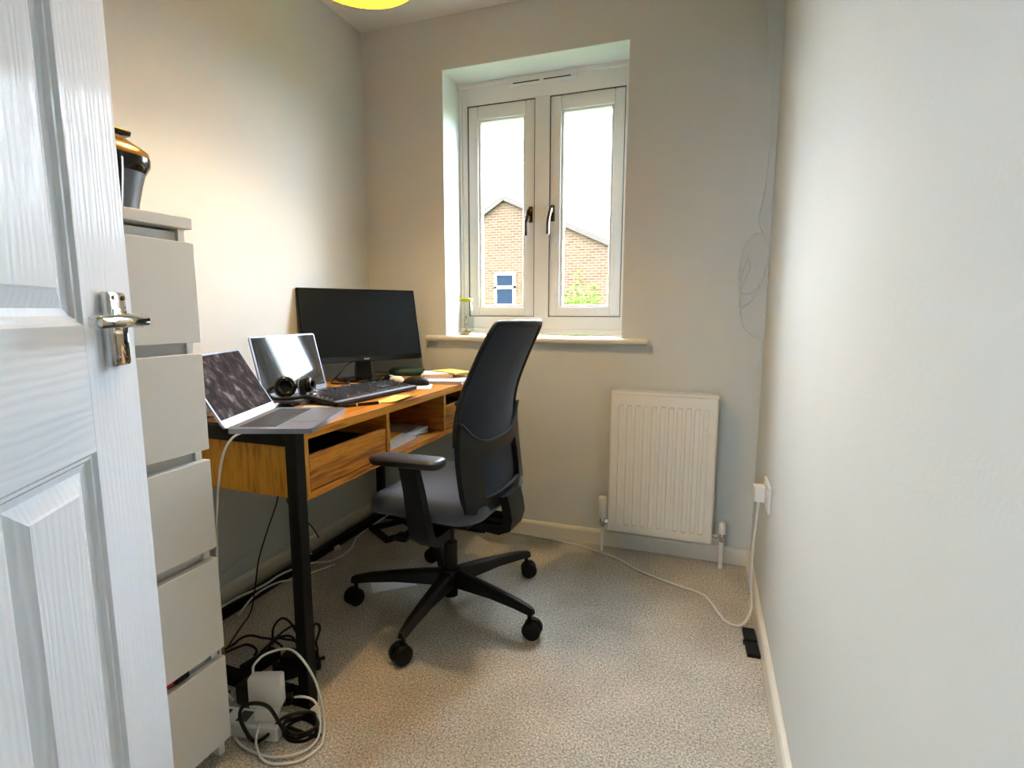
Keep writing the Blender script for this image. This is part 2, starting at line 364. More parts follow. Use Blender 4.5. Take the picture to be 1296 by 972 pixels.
def sash(x0, x1, z0, z1, hx, hs):
    b = MB(); ring(b, x0, x1, z0, z1, .052, .048, .046, .064, YW+.006, YW+.06, .006)
    s = b.build('sash', 'upvc', win, 40)
    g = MB(); ring(g, x0-.0035, x1+.0035, z0-.0035, z1+.0035, .004, .004, .004, .004, YW+.004, YW+.02, 0); g.build('gasket', 'gasket', s)
    gx0, gx1, gz0, gz1 = x0+.052, x1-.048, z0+.046, z1-.064
    bd = MB(); ring(bd, gx0-.004, gx1+.004, gz0-.004, gz1+.004, .018, .018, .014, .016, YW+.014, YW+.05, .006); bd.build('glazing_bead', 'upvc', s, 40)
    MB().box(gx0, YW+.032, gz0, gx1, YW+.036, gz1).build('pane', 'glass', s)
    h = MB().box(hx-.010, YW-.006, 1.50, hx+.010, YW+.008, 1.575, .004)
    h.box(hx-.008, YW-.036, 1.535, hx+.008, YW-.004, 1.556, .004)
    h.tube([(hx, YW-.032, 1.556), (hx-hs*.004, YW-.038, 1.53), (hx-hs*.010, YW-.042, 1.49), (hx-hs*.012, YW-.038, 1.435)], .0085, 8, 4)
    h.build('handle', 'chromedark', s, 40)
sash(.475, .821, 1.048, 2.068, .804, 1); sash(.898, 1.245, 1.048, 2.068, .914, 1)
tv = MB().box(.695, YW-.022, 2.128, 1.022, YW, 2.152, .003)
tvo = tv.build('trickle_vent', 'upvc', win, 40)
for i in range(2):
    MB().box(.72+i*.15, YW-.0232, 2.134, .85+i*.15, YW-.021, 2.139).build('vent_slot', 'gasket', tvo)
sb = MB(); prof = [(YW, .955), (-.030, .955), (-.038, .951), (-.041, .943), (-.038, .934), (-.030, .930), (YW, .930)]
sb.loft([[(WX0, y, z) for y, z in prof], [(WX1, y, z) for y, z in prof]])
ear = [(0, .955), (-.030, .955), (-.038, .951), (-.041, .943), (-.038, .934), (-.030, .930), (0, .930)]
for a, c in ((.338, WX0), (WX1, 1.398)): sb.loft([[(a, y, z) for y, z in ear], [(c, y, z) for y, z in ear]])
sb.build('window_board', 'sillp', win, 35)

# ------------------------------------------------------------------ door, opened inward against the chest
DA = R(122.9)
DW = .74
door = thing('door_1', (.81+.5432*DW, -1.8-.8396*DW, .006), 'white gloss panel door standing open', rz=DA, kind='structure')
T = .036
def dloc(mb, name, m, par, sm=None): return mb.build(name, m, par, sm, world=False)
for x0, x1 in ((0, .138), (DW-.138, DW)):
    dloc(MB().box(x0, 0, 0, x1, T, 1.975, .0015), 'stile', 'door_v', door)
rows = [(.20, .885), (1.048, 1.60), (1.69, 1.86)]
rz_ = [(0, .20), (.885, 1.048), (1.60, 1.69), (1.86, 1.975)]
for z0, z1 in rz_: dloc(MB().box(.138, 0, z0, DW-.138, T, z1), 'rail', 'door_h', door)
cols = [(.138, .325), (.415, .602)]
for z0, z1 in rows: dloc(MB().box(.325, 0, z0, .415, T, z1), 'mullion', 'door_v', door)
for z0, z1 in rows:
    for x0, x1 in cols:
        p = MB(); prof = [(0, 0), (.004, .004), (.008, .0045), (.012, .009), (.018, .0105), (.021, .011), (.042, .0035), (.045, .002)]
        rings = [[(x0+o, d, z0+o), (x1-o, d, z0+o), (x1-o, d, z1-o), (x0+o, d, z1-o)] for o, d in prof]
        p.loft(rings, cap=False); n = len(prof)
        p.f.append(tuple(range((n-1)*4, n*4)))
        p.add([(x0, T, z0), (x1, T, z0), (x1, T, z1), (x0, T, z1)], [(0, 1, 2, 3)])
        dloc(p, 'panel', 'door_v', door)
hd = dloc(MB().box(DW-.096, -.013, .990, DW-.046, 0, 1.092, .004).box(DW-.090, -.0145, 1.040, DW-.052, -.010, 1.070, .001), 'handle', 'chrome', door, 40)
lv = MB().cyl((DW-.070, -.012, 1.053), (DW-.070, -.040, 1.053), .010)
lv.box(DW-.200, -.048, 1.0450, DW-.060, -.032, 1.0610, .005)
dloc(lv, 'lever', 'chrome', hd, 50)
for sx in (DW-.086, DW-.056):
    for z in (.998, 1.084): dloc(MB().cyl((sx, -.0125, z), (sx, -.0145, z), .0032), 'screw', 'chromedark', hd, 40)
# door frame lining and architrave around the doorway
fl = MB().box(DX0, YF-.11, 0, DX0+.02, YF+.01, 2.02).box(DX1-.02, YF-.11, 0, DX1, YF+.01, 2.02).box(DX0, YF-.11, 2.0, DX1, YF+.01, 2.02)
tag(fl.build('trim_1', 'skirt'), 'painted door lining', kind='structure')

# ------------------------------------------------------------------ outside: ground and brick house
tag(MB().box(-60, -60, -3.2, 60, 60, -2.7).build('ground_outside', 'lawn'), 'lawn outside the window', kind='structure')
hs = thing('brick_house', (-3.5, 15, -2.7), 'orange brick house with gable seen through the window', 'house')
poly = [(-5.63, -2.7), (-5.63, 4.25), (-4.85, 4.72), (4.0, .70), (4.0, -2.7)]
MB().prism(poly, 15, 22).build('wall', 'brick', hs)
rf = MB()
for (a, c) in (((-5.85, 4.10), (-4.85, 4.72)), ((-4.85, 4.72), (4.2, .61))):
    dx, dz = c[0]-a[0], c[1]-a[1]; l = math.hypot(dx, dz); nx, nz = -dz/l*.16, dx/l*.16
    rf.prism([(a[0], a[1]), (c[0], c[1]), (c[0]+nx, c[1]+nz), (a[0]+nx, a[1]+nz)], 14.85, 22.1)
rf.build('roof', 'rooft', hs)
hw = MB(); ring(hw, -5.20, -4.45, 1.24, 2.37, .08, .08, .08, .08, 14.93, 15.0, 0); hw.box(-5.20, 14.93, 1.83, -4.45, 15.0, 1.93)
hwo = hw.build('window', 'upvc', hs)
for z0, z1 in ((1.31, 1.84), (1.92, 2.30)): MB().box(-5.13, 14.96, z0, -4.52, 14.99, z1).build('pane', 'houseglass', hwo)
MB().box(-5.28, 14.88, 1.16, -4.37, 15.0, 1.25).build('window_sill', 'upvc', hs)
def shrub(x, y, ztop, n, spread, label, tall):
    t = thing('garden_shrub', (x, y, -2.7), label, 'shrub', group='shrubs outside the window')
    st = MB(); lf = MB()
    for i in range(tall):
        a = random.uniform(0, 2*PI); r = spread*random.uniform(.1, 1); zt = ztop-random.uniform(0, .5)*(1 if i else 0)-r*.35
        q = [(x, y, -2.7), (x+r*.4*math.cos(a), y+r*.4*math.sin(a), -.3), (x+r*.7*math.cos(a), y+r*.5*math.sin(a), .7), (x+r*math.cos(a), y+r*.6*math.sin(a), zt)]
        st.tube(q, [.02]*8+[.012]*8+[.006]*8, 5, 6)
        for k in range(n):
            u = random.random()**.6; zz = -.3+(zt+.3)*u; f = .4+.6*u
            c = Vector((x+r*f*math.cos(a)+random.gauss(0, .09*(1.5-u)), y+r*f*.6*math.sin(a)+random.gauss(0, .09), zz+random.gauss(0, .04)))
            d = Vector((random.gauss(0, 1), random.gauss(0, 1), random.gauss(.2, .6))).normalized(); e = d.orthogonal().normalized(); l = random.uniform(.05, .09)
            lf.add([c, c+d*l*.5+e*l*.22, c+d*l, c+d*l*.5-e*l*.22], [(0, 1, 2, 3)])
    st.build('stem', 'stem', t, 60); lf.build('foliage', 'leaf', t)
shrub(-.22, 6.0, 1.70, 170, .42, 'green shrub with a tall shoot behind right window pane', 9)
shrub(-1.25, 6.4, 1.30, 130, .22, 'low green shrub tip at the bottom of left pane', 4)

# ------------------------------------------------------------------ chest of drawers
CY0, CY1, CX0, CX1 = -1.90, -1.495, .10, .585
chest = thing('chest_of_drawers', ((CX0+CX1)/2, (CY0+CY1)/2, 0), 'tall narrow white chest of five drawers behind the door', 'chest of drawers')
for y0, y1 in ((CY0+.002, CY0+.018), (CY1-.018, CY1-.002)): MB().box(CX0, y0, 0, CX1-.022, y1, 1.244, .001).build('side_panel', 'chest', chest)
MB().box(CX0, CY0, 1.244, CX1, CY1, 1.267, .0015).build('top_panel', 'chest', chest)
MB().box(CX0, CY0+.018, .02, CX0+.006, CY1-.018, 1.244).build('back_panel', 'chest', chest)
MB().box(CX0+.05, CY0+.018, 0, CX1-.06, CY1-.018, .045).build('plinth', 'chestin', chest)
for z0, z1 in ((1.004, 1.216), (.764, .980), (.532, .740), (.283, .506), (.048, .260)):
    d = MB().box(CX1-.019, CY0, z0, CX1, CY1, z1, .0015).build('drawer', 'chest', chest)
    MB().box(CX0+.02, CY0+.020, z0+.01, CX1-.030, CY1-.0185, min(z1+.022, 1.243)).build('drawer_box', 'chestin', d)
single('mat', MB().box(.14, -1.89, 1.267, .57, -1.53, 1.2695, .001), 'blackmat', 'thin black mat on top of the white chest', 'mat')
rs = thing('strap', (.572, -1.63, .262), 'red and black strap poking out above the bottom drawer', 'strap')
MB().tube([(.578, -1.70, .268), (.576, -1.66, .272), (.573, -1.63, .276), (.570, -1.612, .278)], .006, 8).build('red_band', 'red', rs, 50)
MB().box(.562, -1.614, .264, .578, -1.582, .281, .003).build('black_buckle', 'blackmat', rs)

# coffee pod machine on the chest
cm = thing('coffee_machine', (.44, -1.61, 1.2695), 'glossy black coffee machine with amber-brown top, on the tall white chest', 'coffee machine')
def sup(w, d, cx, cy, z, p=3.0, n=32):
    o = []
    for k in range(n):
        a = 2*PI*k/n; c, s = math.cos(a), math.sin(a)
        o.append((cx+w/2*math.copysign(abs(c)**(2/p), c), cy+d/2*math.copysign(abs(s)**(2/p), s), z))
    return o
b = MB(); b.loft([sup(.17, .145, .44, -1.61, 1.2695), sup(.175, .15, .44, -1.61, 1.29), sup(.192, .162, .44, -1.61, 1.325), sup(.206, .175, .44, -1.61, 1.352)]); b.build('body', 'greyplastic', cm, 50)
b = MB(); b.loft([sup(.206, .176, .44, -1.61, 1.350), sup(.224, .190, .44, -1.61, 1.364), sup(.226, .192, .44, -1.61, 1.378)]); b.build('collar', 'blackgloss', cm, 50)
b = MB(); b.loft([sup(.225, .191, .44, -1.61, 1.377), sup(.222, .188, .44, -1.61, 1.390), sup(.17, .145, .43, -1.622, 1.420), sup(.10, .09, .43, -1.63, 1.430)]); b.build('top_cover', 'amber', cm, 50)
b = MB().box(.36, -1.70, 1.424, .50, -1.545, 1.438, .006).box(.375, -1.69, 1.436, .485, -1.575, 1.447, .004); b.build('lid_handle', 'blackgloss', cm, 40)
b = MB(); b.loft([sup(.05, .06, .535, -1.64, 1.2695), sup(.05, .06, .545, -1.64, 1.34), sup(.046, .056, .550, -1.64, 1.362)]); b.build('spout', 'blackgloss', cm, 50)

# ------------------------------------------------------------------ desk
DXF, DXB, DY0, DY1, DT = .664, .055, -1.316, -.045, .767
desk = thing('desk', ((DXF+DXB)/2, (DY0+DY1)/2, 0), 'rustic orange oak desk with black metal frame and two drawers', 'desk')
t = .034
MB().box(DXB, DY0+t, DT-.026, DXF, DY1-t, DT, .0015).build('desktop', 'wood_y', desk)
for y0 in (DY0, DY1-t):
    y1 = y0+t
    f = MB().box(DXF-t, y0, 0, DXF, y1, DT, .002).box(DXB, y0, 0, DXB+t, y1, DT, .002).box(DXB+t, y0, DT-.038, DXF-t, y1, DT, .002).box(DXB+t, y0, .0, DXF-t, y1, .034, .002)
    f.build('side_frame', 'metalblack', desk)
zb, zt = .578, DT-.026
ya, yb = DY0+t+.002, DY1-t-.002
sp1 = MB().box(DXB+.02, ya, zb, DXF-.004, ya+.016, zt, .001).build('side_panel', 'wood_z', desk)
sp2 = MB().box(DXB+.02, yb-.016, zb, DXF-.004, yb, zt, .001).build('side_panel', 'wood_z', desk)
for yc in (-.886, -.475): MB().box(DXB+.03, yc-.009, zb+.018, DXF-.004, yc+.009, zt, .001).build('divider', 'wood_x', desk)
MB().box(DXB+.02, ya+.016, zb, DXF-.004, yb-.016, zb+.018, .001).build('bottom_shelf', 'wood_y2', desk)
MB().box(DXB+.02, ya+.016, zb+.018, DXB+.03, yb-.016, zt).build('back_panel', 'wood_y2', desk)
for y0, y1 in ((ya+.020, -.899), (-.462, yb-.020)):
    d = MB().box(DXF-.022, y0, zb+.022, DXF-.006, y1, .692, .001).build('drawer', 'wood_y2', desk)
    MB().box(DXB+.10, y0+.012, zb+.024, DXF-.022, y1-.012, .672).build('drawer_box', 'metalblack', d)
MB().box(DXB, DY0+t, 0, DXB+t, DY1-t, .034, .002).build('rear_rail', 'metalblack', desk)
MB().box(DXF-.004, ya, zb-.0005, DXF-.0025, yb, zb+.0035).build('front_edging', 'wood_y', desk)

# ------------------------------------------------------------------ monitor
def frame_at(o, a, t):
    wd = Vector((math.cos(a), math.sin(a), 0)); n = Vector((math.sin(a), -math.cos(a), 0)); up = -n*math.sin(t)+Vector((0, 0, 1))*math.cos(t)
    nn = n*math.cos(t)+Vector((0, 0, 1))*math.sin(t)     # facing the viewer
    m = Matrix.Identity(4)
    for i, c in enumerate((wd, -nn, up, Vector(o))):
        for j in range(3): m[j][i] = c[j]
    return m                                            # local x right, y away from viewer, z up
def text_mesh(mb, s, size, m, ext=.0004):
    cu = bpy.data.curves.new('txt', 'FONT'); cu.body = s; cu.size = size; cu.align_x = 'CENTER'; cu.extrude = ext
    ob = bpy.data.objects.new('txt', cu); C.objects.link(ob); bpy.context.view_layer.update()
    me = bpy.data.meshes.new_from_object(ob.evaluated_get(bpy.context.evaluated_depsgraph_get()))
    mb.add([v.co.copy() for v in me.vertices], [list(p.vertices) for p in me.polygons], m @ Matrix.Rotation(PI/2, 4, 'X'))
    bpy.data.objects.remove(ob); bpy.data.curves.remove(cu); bpy.data.meshes.remove(me)
mon = thing('monitor', (.195, -.335, DT), 'large black widescreen monitor on a round stand', 'monitor')
mm = frame_at((.214, -.349, .853), 1.0, .216)
MB().box(-.2725, .006, 0, .2725, .028, .325, .004, mm).box(-.16, .028, .03, .16, .050, .25, .01, mm).build('housing', 'blackmat', mon, 40)
MB().box(-.2725, 0, 0, .2725, .006, .325, .0015, mm).build('bezel', 'blackgloss', mon)
MB().box(-.267, -.0006, .022, .267, .001, .319, 0, mm).build('screen', 'screen', mon)
lg = MB(); text_mesh(lg, 'acer', .0155, mm @ Matrix.Translation((0, -.0008, .0055))); lg.build('logo', 'logo', mon)
nk = MB(); pa = mm @ Vector((0, .034, .10)); pb = Vector((.175, -.325, DT+.012))
def obar(b, p0, p1, wd, w0, w1, th):
    p0, p1, wd = Vector(p0), Vector(p1), Vector(wd); ax = (p1-p0).normalized(); th_ = ax.cross(wd).normalized()*th/2
    r = []
    for p, ww in ((p0, w0), (p1, w1)): r.append([p-wd*ww/2-th_, p+wd*ww/2-th_, p+wd*ww/2+th_, p-wd*ww/2+th_])
    return b.loft(r)
wd1 = (math.cos(1.0), math.sin(1.0), 0)
obar(nk, pa, pb, wd1, .05, .075, .02).build('neck', 'blackmat', mon)
b = MB(); m_ = Matrix.Translation((.200, -.345, DT)) @ Matrix.Rotation(1.0, 4, 'Z') @ Matrix.Diagonal((1.15, .92, 1, 1))
b.lathe([(.108, 0), (.110, .005), (.106, .010), (.06, .013), (.005, .0135)], 36, m_).build('stand_base', 'blackgloss', mon, 40)

# ------------------------------------------------------------------ laptops
def laptop(label, o, a, tilt, w, d, th, body, scr, silver_bar=False, h=None):
    L = thing('laptop', o, label, 'laptop')
    mb_ = Matrix.Translation(o) @ Matrix.Rotation(a, 4, 'Z')
    base = MB().prismz(rrect(w, d, .012, 5, 0, -d/2-.002), 0, th, mb_).build('base', body, L, 40)
    kb = MB(); kw = (w-.05)/14; n = 5
    for r in range(n):
        for k in range(14):
            if r == n-1 and 3 <= k <= 8:
                if k == 3: kb.box(-w/2+.025+3*kw+.001, -.024-r*.0185-.0165, th, -w/2+.025+9*kw-.001, -.024-r*.0185, th+.0012, 0, mb_)
                continue
            kb.box(-w/2+.025+k*kw+.001, -.024-r*.0185-.0165, th, -w/2+.025+(k+1)*kw-.001, -.024-r*.0185, th+.0012, 0, mb_)
    tag(kb.build('keys', 'keydark', base), kind='stuff')
    MB().box(-w*.2, -d+.012, th-.0002, w*.2, -.024-n*.0185-.008, th+.0004, 0, mb_).build('trackpad', body, base)
    ms = mb_ @ Matrix.Translation((0, 0, th)) @ Matrix.Rotation(-tilt, 4, 'X')
    h = h or d*.98
    lid = MB().prismz(rrect(w, h, .010, 5), -.003, .003, ms @ Matrix.Translation((0, .003, h/2)) @ Matrix.Rotation(PI/2, 4, 'X')).build('lid', body, L, 40)
    MB().box(-w/2+.006, -.0008, .022 if silver_bar else .012, w/2-.006, .0005, h-.006, 0, ms).build('screen', scr, L)
    if silver_bar: MB().box(-w/2+.004, -.0009, .004, w/2-.004, .0004, .021, 0, ms).build('screen_chin', 'alu2', lid)
    return L
l1 = laptop('open grey laptop with reflections painted on its dark screen, overhanging the near desk end', (.453, -1.237, DT), R(110.4), R(30.6), .305, .212, .013, 'alu', 'screenrefl', True)
l2 = laptop('open laptop with glossy screen reflecting the window, in the middle of the desk', (.239, -.819, DT), R(90.1), R(13.8), .32, .162, .014, 'alu', 'screengl', h=.212)
# closed silver laptop in the desk compartment
zs = zb+.018
m3 = Matrix.Translation((.50, -.685, zs)) @ Matrix.Rotation(R(2), 4, 'Z')
cl = thing('laptop', (.50, -.685, zs), 'closed silver laptop inside the open desk compartment', 'laptop')
MB().prismz(rrect(.235, .335, .02, 6), 0, .012, m3).build('base', 'alu2', cl, 40)
MB().prismz(rrect(.235, .335, .02, 6), .0128, .024, m3).build('lid', 'alu2', cl, 40)
for yy in (.05, .066, .082): MB().box(.1172, yy, .004, .1180, yy+.010, .008, 0, m3).build('port', 'blackmat', cl)
m4 = Matrix.Translation((.50, -.775, zs+.024)) @ Matrix.Rotation(R(12), 4, 'Z')
single('envelope', MB().box(-.10, -.09, 0, .10, .09, .004, .001, m4), 'orange', 'tan envelope lying on the closed silver laptop in the desk compartment', 'envelope')
bkt = thing('notebook', (.22, -.66, zs), 'dark notebook with yellow band at the back of the desk compartment', 'notebook')
MB().box(.14, -.86, zs, .30, -.52, zs+.085, .002).build('cover', 'blackmat', bkt)
MB().box(.2995, -.72, zs+.05, .301, -.64, zs+.072).build('yellow_band', 'sticky', bkt)

# ------------------------------------------------------------------ keyboard, mouse and clutter on the desk
ka, kx, ky = -.10, .478, -.752
kbm = Matrix.Translation((kx, ky, DT)) @ Matrix.Rotation(ka+PI/2, 4, 'Z')       # local x along the keyboard (away), local y towards the wall
kbm = Matrix.Translation((kx, ky, DT+.0055)) @ Matrix.Rotation(ka+PI/2, 4, 'Z') @ Matrix.Rotation(R(6.5), 4, 'X') @ Matrix.Translation((0, 0, .0045))
kbd = thing('keyboard', (kx, ky, DT), 'black full-size keyboard lying across the desk', 'keyboard')
KW, KD = .44, .148
case = MB().box(-KW/2, -KD/2, 0, KW/2, KD/2, .014, .004, kbm).build('case', 'blackmat', kbd)
MB().box(-KW/2+.004, -KD/2+.002, .0138, KW/2-.004, -KD/2+.016, .0146, 0, kbm).build('front_strip', 'kbstrip', kbd)
for sx in (-.19, .19): MB().box(sx-.012, .050, -.010, sx+.012, .066, .002, .002, kbm).build('foot', 'blackmat', kbd)
u = .0188
km = bpy.data.meshes.new('key')
kk = MB(); kk.loft([[(-.0086, -.0086, 0), (.0086, -.0086, 0), (.0086, .0086, 0), (-.0086, .0086, 0)], [(-.0068, -.0062, .008), (.0068, -.0062, .008), (.0068, .0074, .008), (-.0068, .0074, .008)]])
km.from_pydata(kk.v, [], kk.f); km.materials.append(M['keycap'])
keys = []
def krow(y, items, x0=-.212):
    x = x0
    for wdt in items:
        if wdt > 0: keys.append((x+wdt*u/2, y, wdt))
        x += abs(wdt)*u
krow(.058, [1, -1, 1, 1, 1, 1, -.5, 1, 1, 1, 1, -.5, 1, 1, 1, 1, -.25, 1, 1, 1])
krow(.034, [1]*13+[2, -.25, 1, 1, 1, -.25, 1, 1, 1, 1])
krow(.015, [1.5]+[1]*12+[1.5, -.25, 1, 1, 1, -.25, 1, 1, 1])
krow(-.004, [1.75]+[1]*11+[2.25, -.25, -3, -.25, 1, 1, 1])
krow(-.023, [2.25]+[1]*10+[2.75, -1.25, 1, -1.25, 1, 1, 1])
krow(-.042, [1.25, 1.25, 1.25, 6.25, 1.25, 1.25, 1.25, 1.25, -.25, 1, 1, 1, -.25, 2, 1])
inv = WM[kbd.name].inverted()
for x, y, wdt in keys:
    o = bpy.data.objects.new('key', km); C.objects.link(o); o.parent = kbd
    o.matrix_local = inv @ kbm @ Matrix.Translation((x, y, .0138)) @ Matrix.Diagonal((wdt*1.0+(wdt-1)*.08, 1, 1, 1))
cable('keyboard_cable', [(.396, -.75, DT+.026), (.34, -.70, DT+.022), (.30, -.62, DT+.018), (.285, -.52, DT+.004), (.29, -.46, DT+.004), (.26, -.43, DT+.017), (.20, -.42, DT+.020), (.13, -.44, DT+.008), (.08, -.40, DT+.004)], .002, 'cableb', 'thin black keyboard cable running back across the laptop')
mo = thing('mouse', (.500, -.425, DT), 'black computer mouse on a white sheet beside the keyboard', 'mouse')
def egg(b, m, l, wd_, h, z0=0, n=20, k=9, p=.75):
    rings = []
    for i in range(k+1):
        t_ = i/k; a = t_*PI/2; s = max(math.cos(a)**p, .02); z = z0+h*math.sin(a)
        rings.append([(l/2*s*math.cos(2*PI*j/n)-l*.04*math.sin(a), wd_/2*s*math.sin(2*PI*j/n), z) for j in range(n)])
    return b.loft(rings, True, True, m)
mmx = Matrix.Translation((.500, -.425, DT+.0005)) @ Matrix.Rotation(R(200), 4, 'Z')
egg(MB(), mmx, .115, .064, .036).build('shell', 'blackmat', mo, 50)
MB().cyl(mmx @ Vector((-.032, -.004, .026)), mmx @ Vector((-.032, .004, .026)), .009).build('scroll_wheel', 'greyplastic', mo, 50)
single('earbud_case', egg(egg(MB(), Matrix.Translation((.385, -.385, DT+.012)) @ Matrix.Rotation(R(40), 4, 'Z'), .06, .05, .016, 0, 20, 8, .55), Matrix.Translation((.385, -.385, DT+.012)) @ Matrix.Rotation(R(40), 4, 'Z') @ Matrix.Diagonal((1, 1, -1, 1)), .06, .05, .012, 0, 20, 8, .55), 'cream', 'small cream rounded case between keyboard and black mouse', 'case', 60)
m2 = thing('mouse', (.338, -.378, DT), 'low black curved mouse beside the monitor stand', 'mouse')
mx2 = Matrix.Translation((.338, -.378, DT)) @ Matrix.Rotation(R(60), 4, 'Z')
egg(MB(), mx2, .10, .045, .034).build('shell', 'blackgloss', m2, 50)
MB().cyl(mx2 @ Vector((-.028, -.003, .026)), mx2 @ Vector((-.028, .003, .026)), .007).build('scroll_wheel', 'greyplastic', m2, 50)
def sheet(name, c, w_, d_, rz, m, label, cat, z=DT, th=.001, curl=0):
    b = MB(); n = 8; mt = Matrix.Translation((c[0], c[1], z)) @ Matrix.Rotation(rz, 4, 'Z')
    top = []; 
    for i in range(n+1):
        x = -w_/2+w_*i/n; zz = curl*max(0, (i/n-.45))**2*3
        top.append([(x, -d_/2, zz), (x, d_/2, zz), (x, d_/2, zz+th), (x, -d_/2, zz+th)])
    b.loft(top, True, True, mt); return single(name, b, m, label, cat, 40)
sheet('paper_sheet', (.510, -.435), .21, .13, R(115), 'paper', 'white sheet of paper under the black mouse', 'paper', DT-.0002, .0008)
sheet('sticky_note', (.625, -.770), .085, .15, R(8), 'sticky', 'yellow sticky notes at the front edge of the desk', 'paper', DT, .003, .012)
sheet('paper_sheet', (.47, -1.0), .10, .075, R(20), 'paper', 'white paper slip under the near end of the keyboard', 'paper', DT, .0008)
for i, (p0, p1, lab) in enumerate((((.545, -.985, DT+.005), (.618, -.875, DT+.005), 'black pen lying between open laptop and sticky notes'), ((.566, -1.000, DT+.005), (.600, -.935, DT+.005), 'second black pen, nearer to the grey laptop'))):
    if i == 0:
        pn = thing('pen', p0, lab, 'pen'); P0, P1 = Vector(p0), Vector(p1); dv = (P1-P0).normalized()
        MB().cyl(P0, P1, .0048, None, 10).build('barrel', 'blackgloss', pn, 50)
        MB().cyl(P1, P1+dv*.012, .0045, .001, 10).build('tip', 'cream', pn, 50)
        MB().cyl(P0+dv*.055, P0+dv*.060, .0052, None, 10).build('ring', 'cream', pn, 50)
# headphones
hp = thing('headphones', (.275, -.93, DT), 'black over-ear headphones resting between the two open laptops', 'headphones')
def cup(c, ax, r):
    c, ax = Vector(c), Vector(ax).normalized(); q = Matrix.Translation(c) @ ax.to_track_quat('Z', 'Y').to_matrix().to_4x4()
    k = MB().lathe([(r*.5, -.020), (r*.95, -.016), (r, -.004), (r, .008), (r*.9, .014), (r*.55, .014)], 24, q).build('ear_cup', 'blackmat', hp, 50)
    tr = MB(); pts = [q @ Vector((r*.80*math.cos(a), r*.80*math.sin(a), .018)) for a in [2*PI*i/16 for i in range(16)]]
    tr.tube(pts, .010, 8, 1, True).build('ear_pad', 'blackgloss', k, 60)
    MB().tube([q @ Vector((r*.9*math.cos(a), r*.9*math.sin(a), -.012)) for a in [2*PI*i/20 for i in range(20)]], .003, 6, 1, True).build('trim_ring', 'alu', k, 60)
cup((.300, -.950, DT+.049), (.78, -.52, .30), .033); cup((.340, -.895, DT+.047), (.9, .35, .15), .031)
MB().tube([(.285, -.955, DT+.06), (.275, -.995, DT+.045), (.315, -1.022, DT+.026), (.365, -1.005, DT+.024), (.392, -.955, DT+.026), (.378, -.905, DT+.036), (.345, -.888, DT+.05)], .006, 8).build('headband', 'blackmat', hp, 60)
single('phone', MB().box(-.075, -.037, 0, .075, .037, .008, .003, Matrix.Translation((.365, -1.035, DT)) @ Matrix.Rotation(R(108), 4, 'Z')), 'blackgloss', 'flat black phone lying behind the grey laptop', 'phone')
# papers and notebooks at the far end
nb = thing('notebook', (.585, -.265, DT), 'white spiral notebook at the far end of the desk', 'notebook')
mn = Matrix.Translation((.585, -.265, DT)) @ Matrix.Rotation(R(12), 4, 'Z')
MB().box(-.100, -.10, 0, .072, .14, .0015, 0, mn).box(-.100, -.10, .0105, .072, .14, .012, 0, mn).build('cover', 'pink', nb)
MB().box(-.098, -.098, .0015, .070, .138, .0105, 0, mn).build('pages', 'paper', nb)
sp = MB()
for i in range(20): sp.tube([mn @ Vector((-.094+i*.0085, -.10+.007*math.cos(a), .006+.008*math.sin(a))) for a in [2*PI*k/8 for k in range(8)]], .0009, 4, 1, True)
tag(sp.build('spiral', 'greyplastic', nb), kind='stuff')
mk = Matrix.Translation((.490, -.205, DT+.0122)) @ Matrix.Rotation(R(24), 4, 'Z')
bk = thing('book', (.490, -.205, DT+.0122), 'thin dark-edged book in the pile near the green case', 'book')
MB().box(-.07, -.085, 0, .07, .085, .002, 0, mk).box(-.07, -.085, .012, .07, .085, .014, 0, mk).build('cover', 'tan', bk)
MB().box(-.068, -.083, .002, .068, .083, .012, 0, mk).build('pages', 'paper', bk)
sheet('paper_sheet', (.475, -.195), .11, .14, R(30), 'paper', 'loose white paper on top of the thin book', 'paper', DT+.0264, .002, .004)
sheet('yellow_pad', (.545, -.165), .17, .10, R(-28), 'sticky2', 'pale yellow folded paper on the spiral notebook', 'paper', DT+.0288, .006, .0)
sheet('card', (.49, -.345), .10, .045, R(6), 'orange', 'orange card strip beside the mouse and notebook', 'card', DT, .004)
gc = thing('glasses_case', (.285, -.130, DT), 'dark green oval case near the monitor', 'case')
mg = Matrix.Translation((.285, -.130, DT)) @ Matrix.Rotation(R(28), 4, 'Z')
b = MB(); b.loft([sup(.155, .085, 0, 0, 0, 2.6), sup(.170, .098, 0, 0, .006, 2.6), sup(.172, .10, 0, 0, .018, 2.6)], True, True, mg); b.build('base', 'green', gc, 50)
b = MB(); b.loft([sup(.172, .10, 0, 0, .0185, 2.6), sup(.166, .096, 0, 0, .028, 2.6), sup(.14, .078, 0, 0, .037, 2.6), sup(.06, .035, 0, 0, .041, 2.6)], True, True, mg); b.build('lid', 'green', gc, 50)
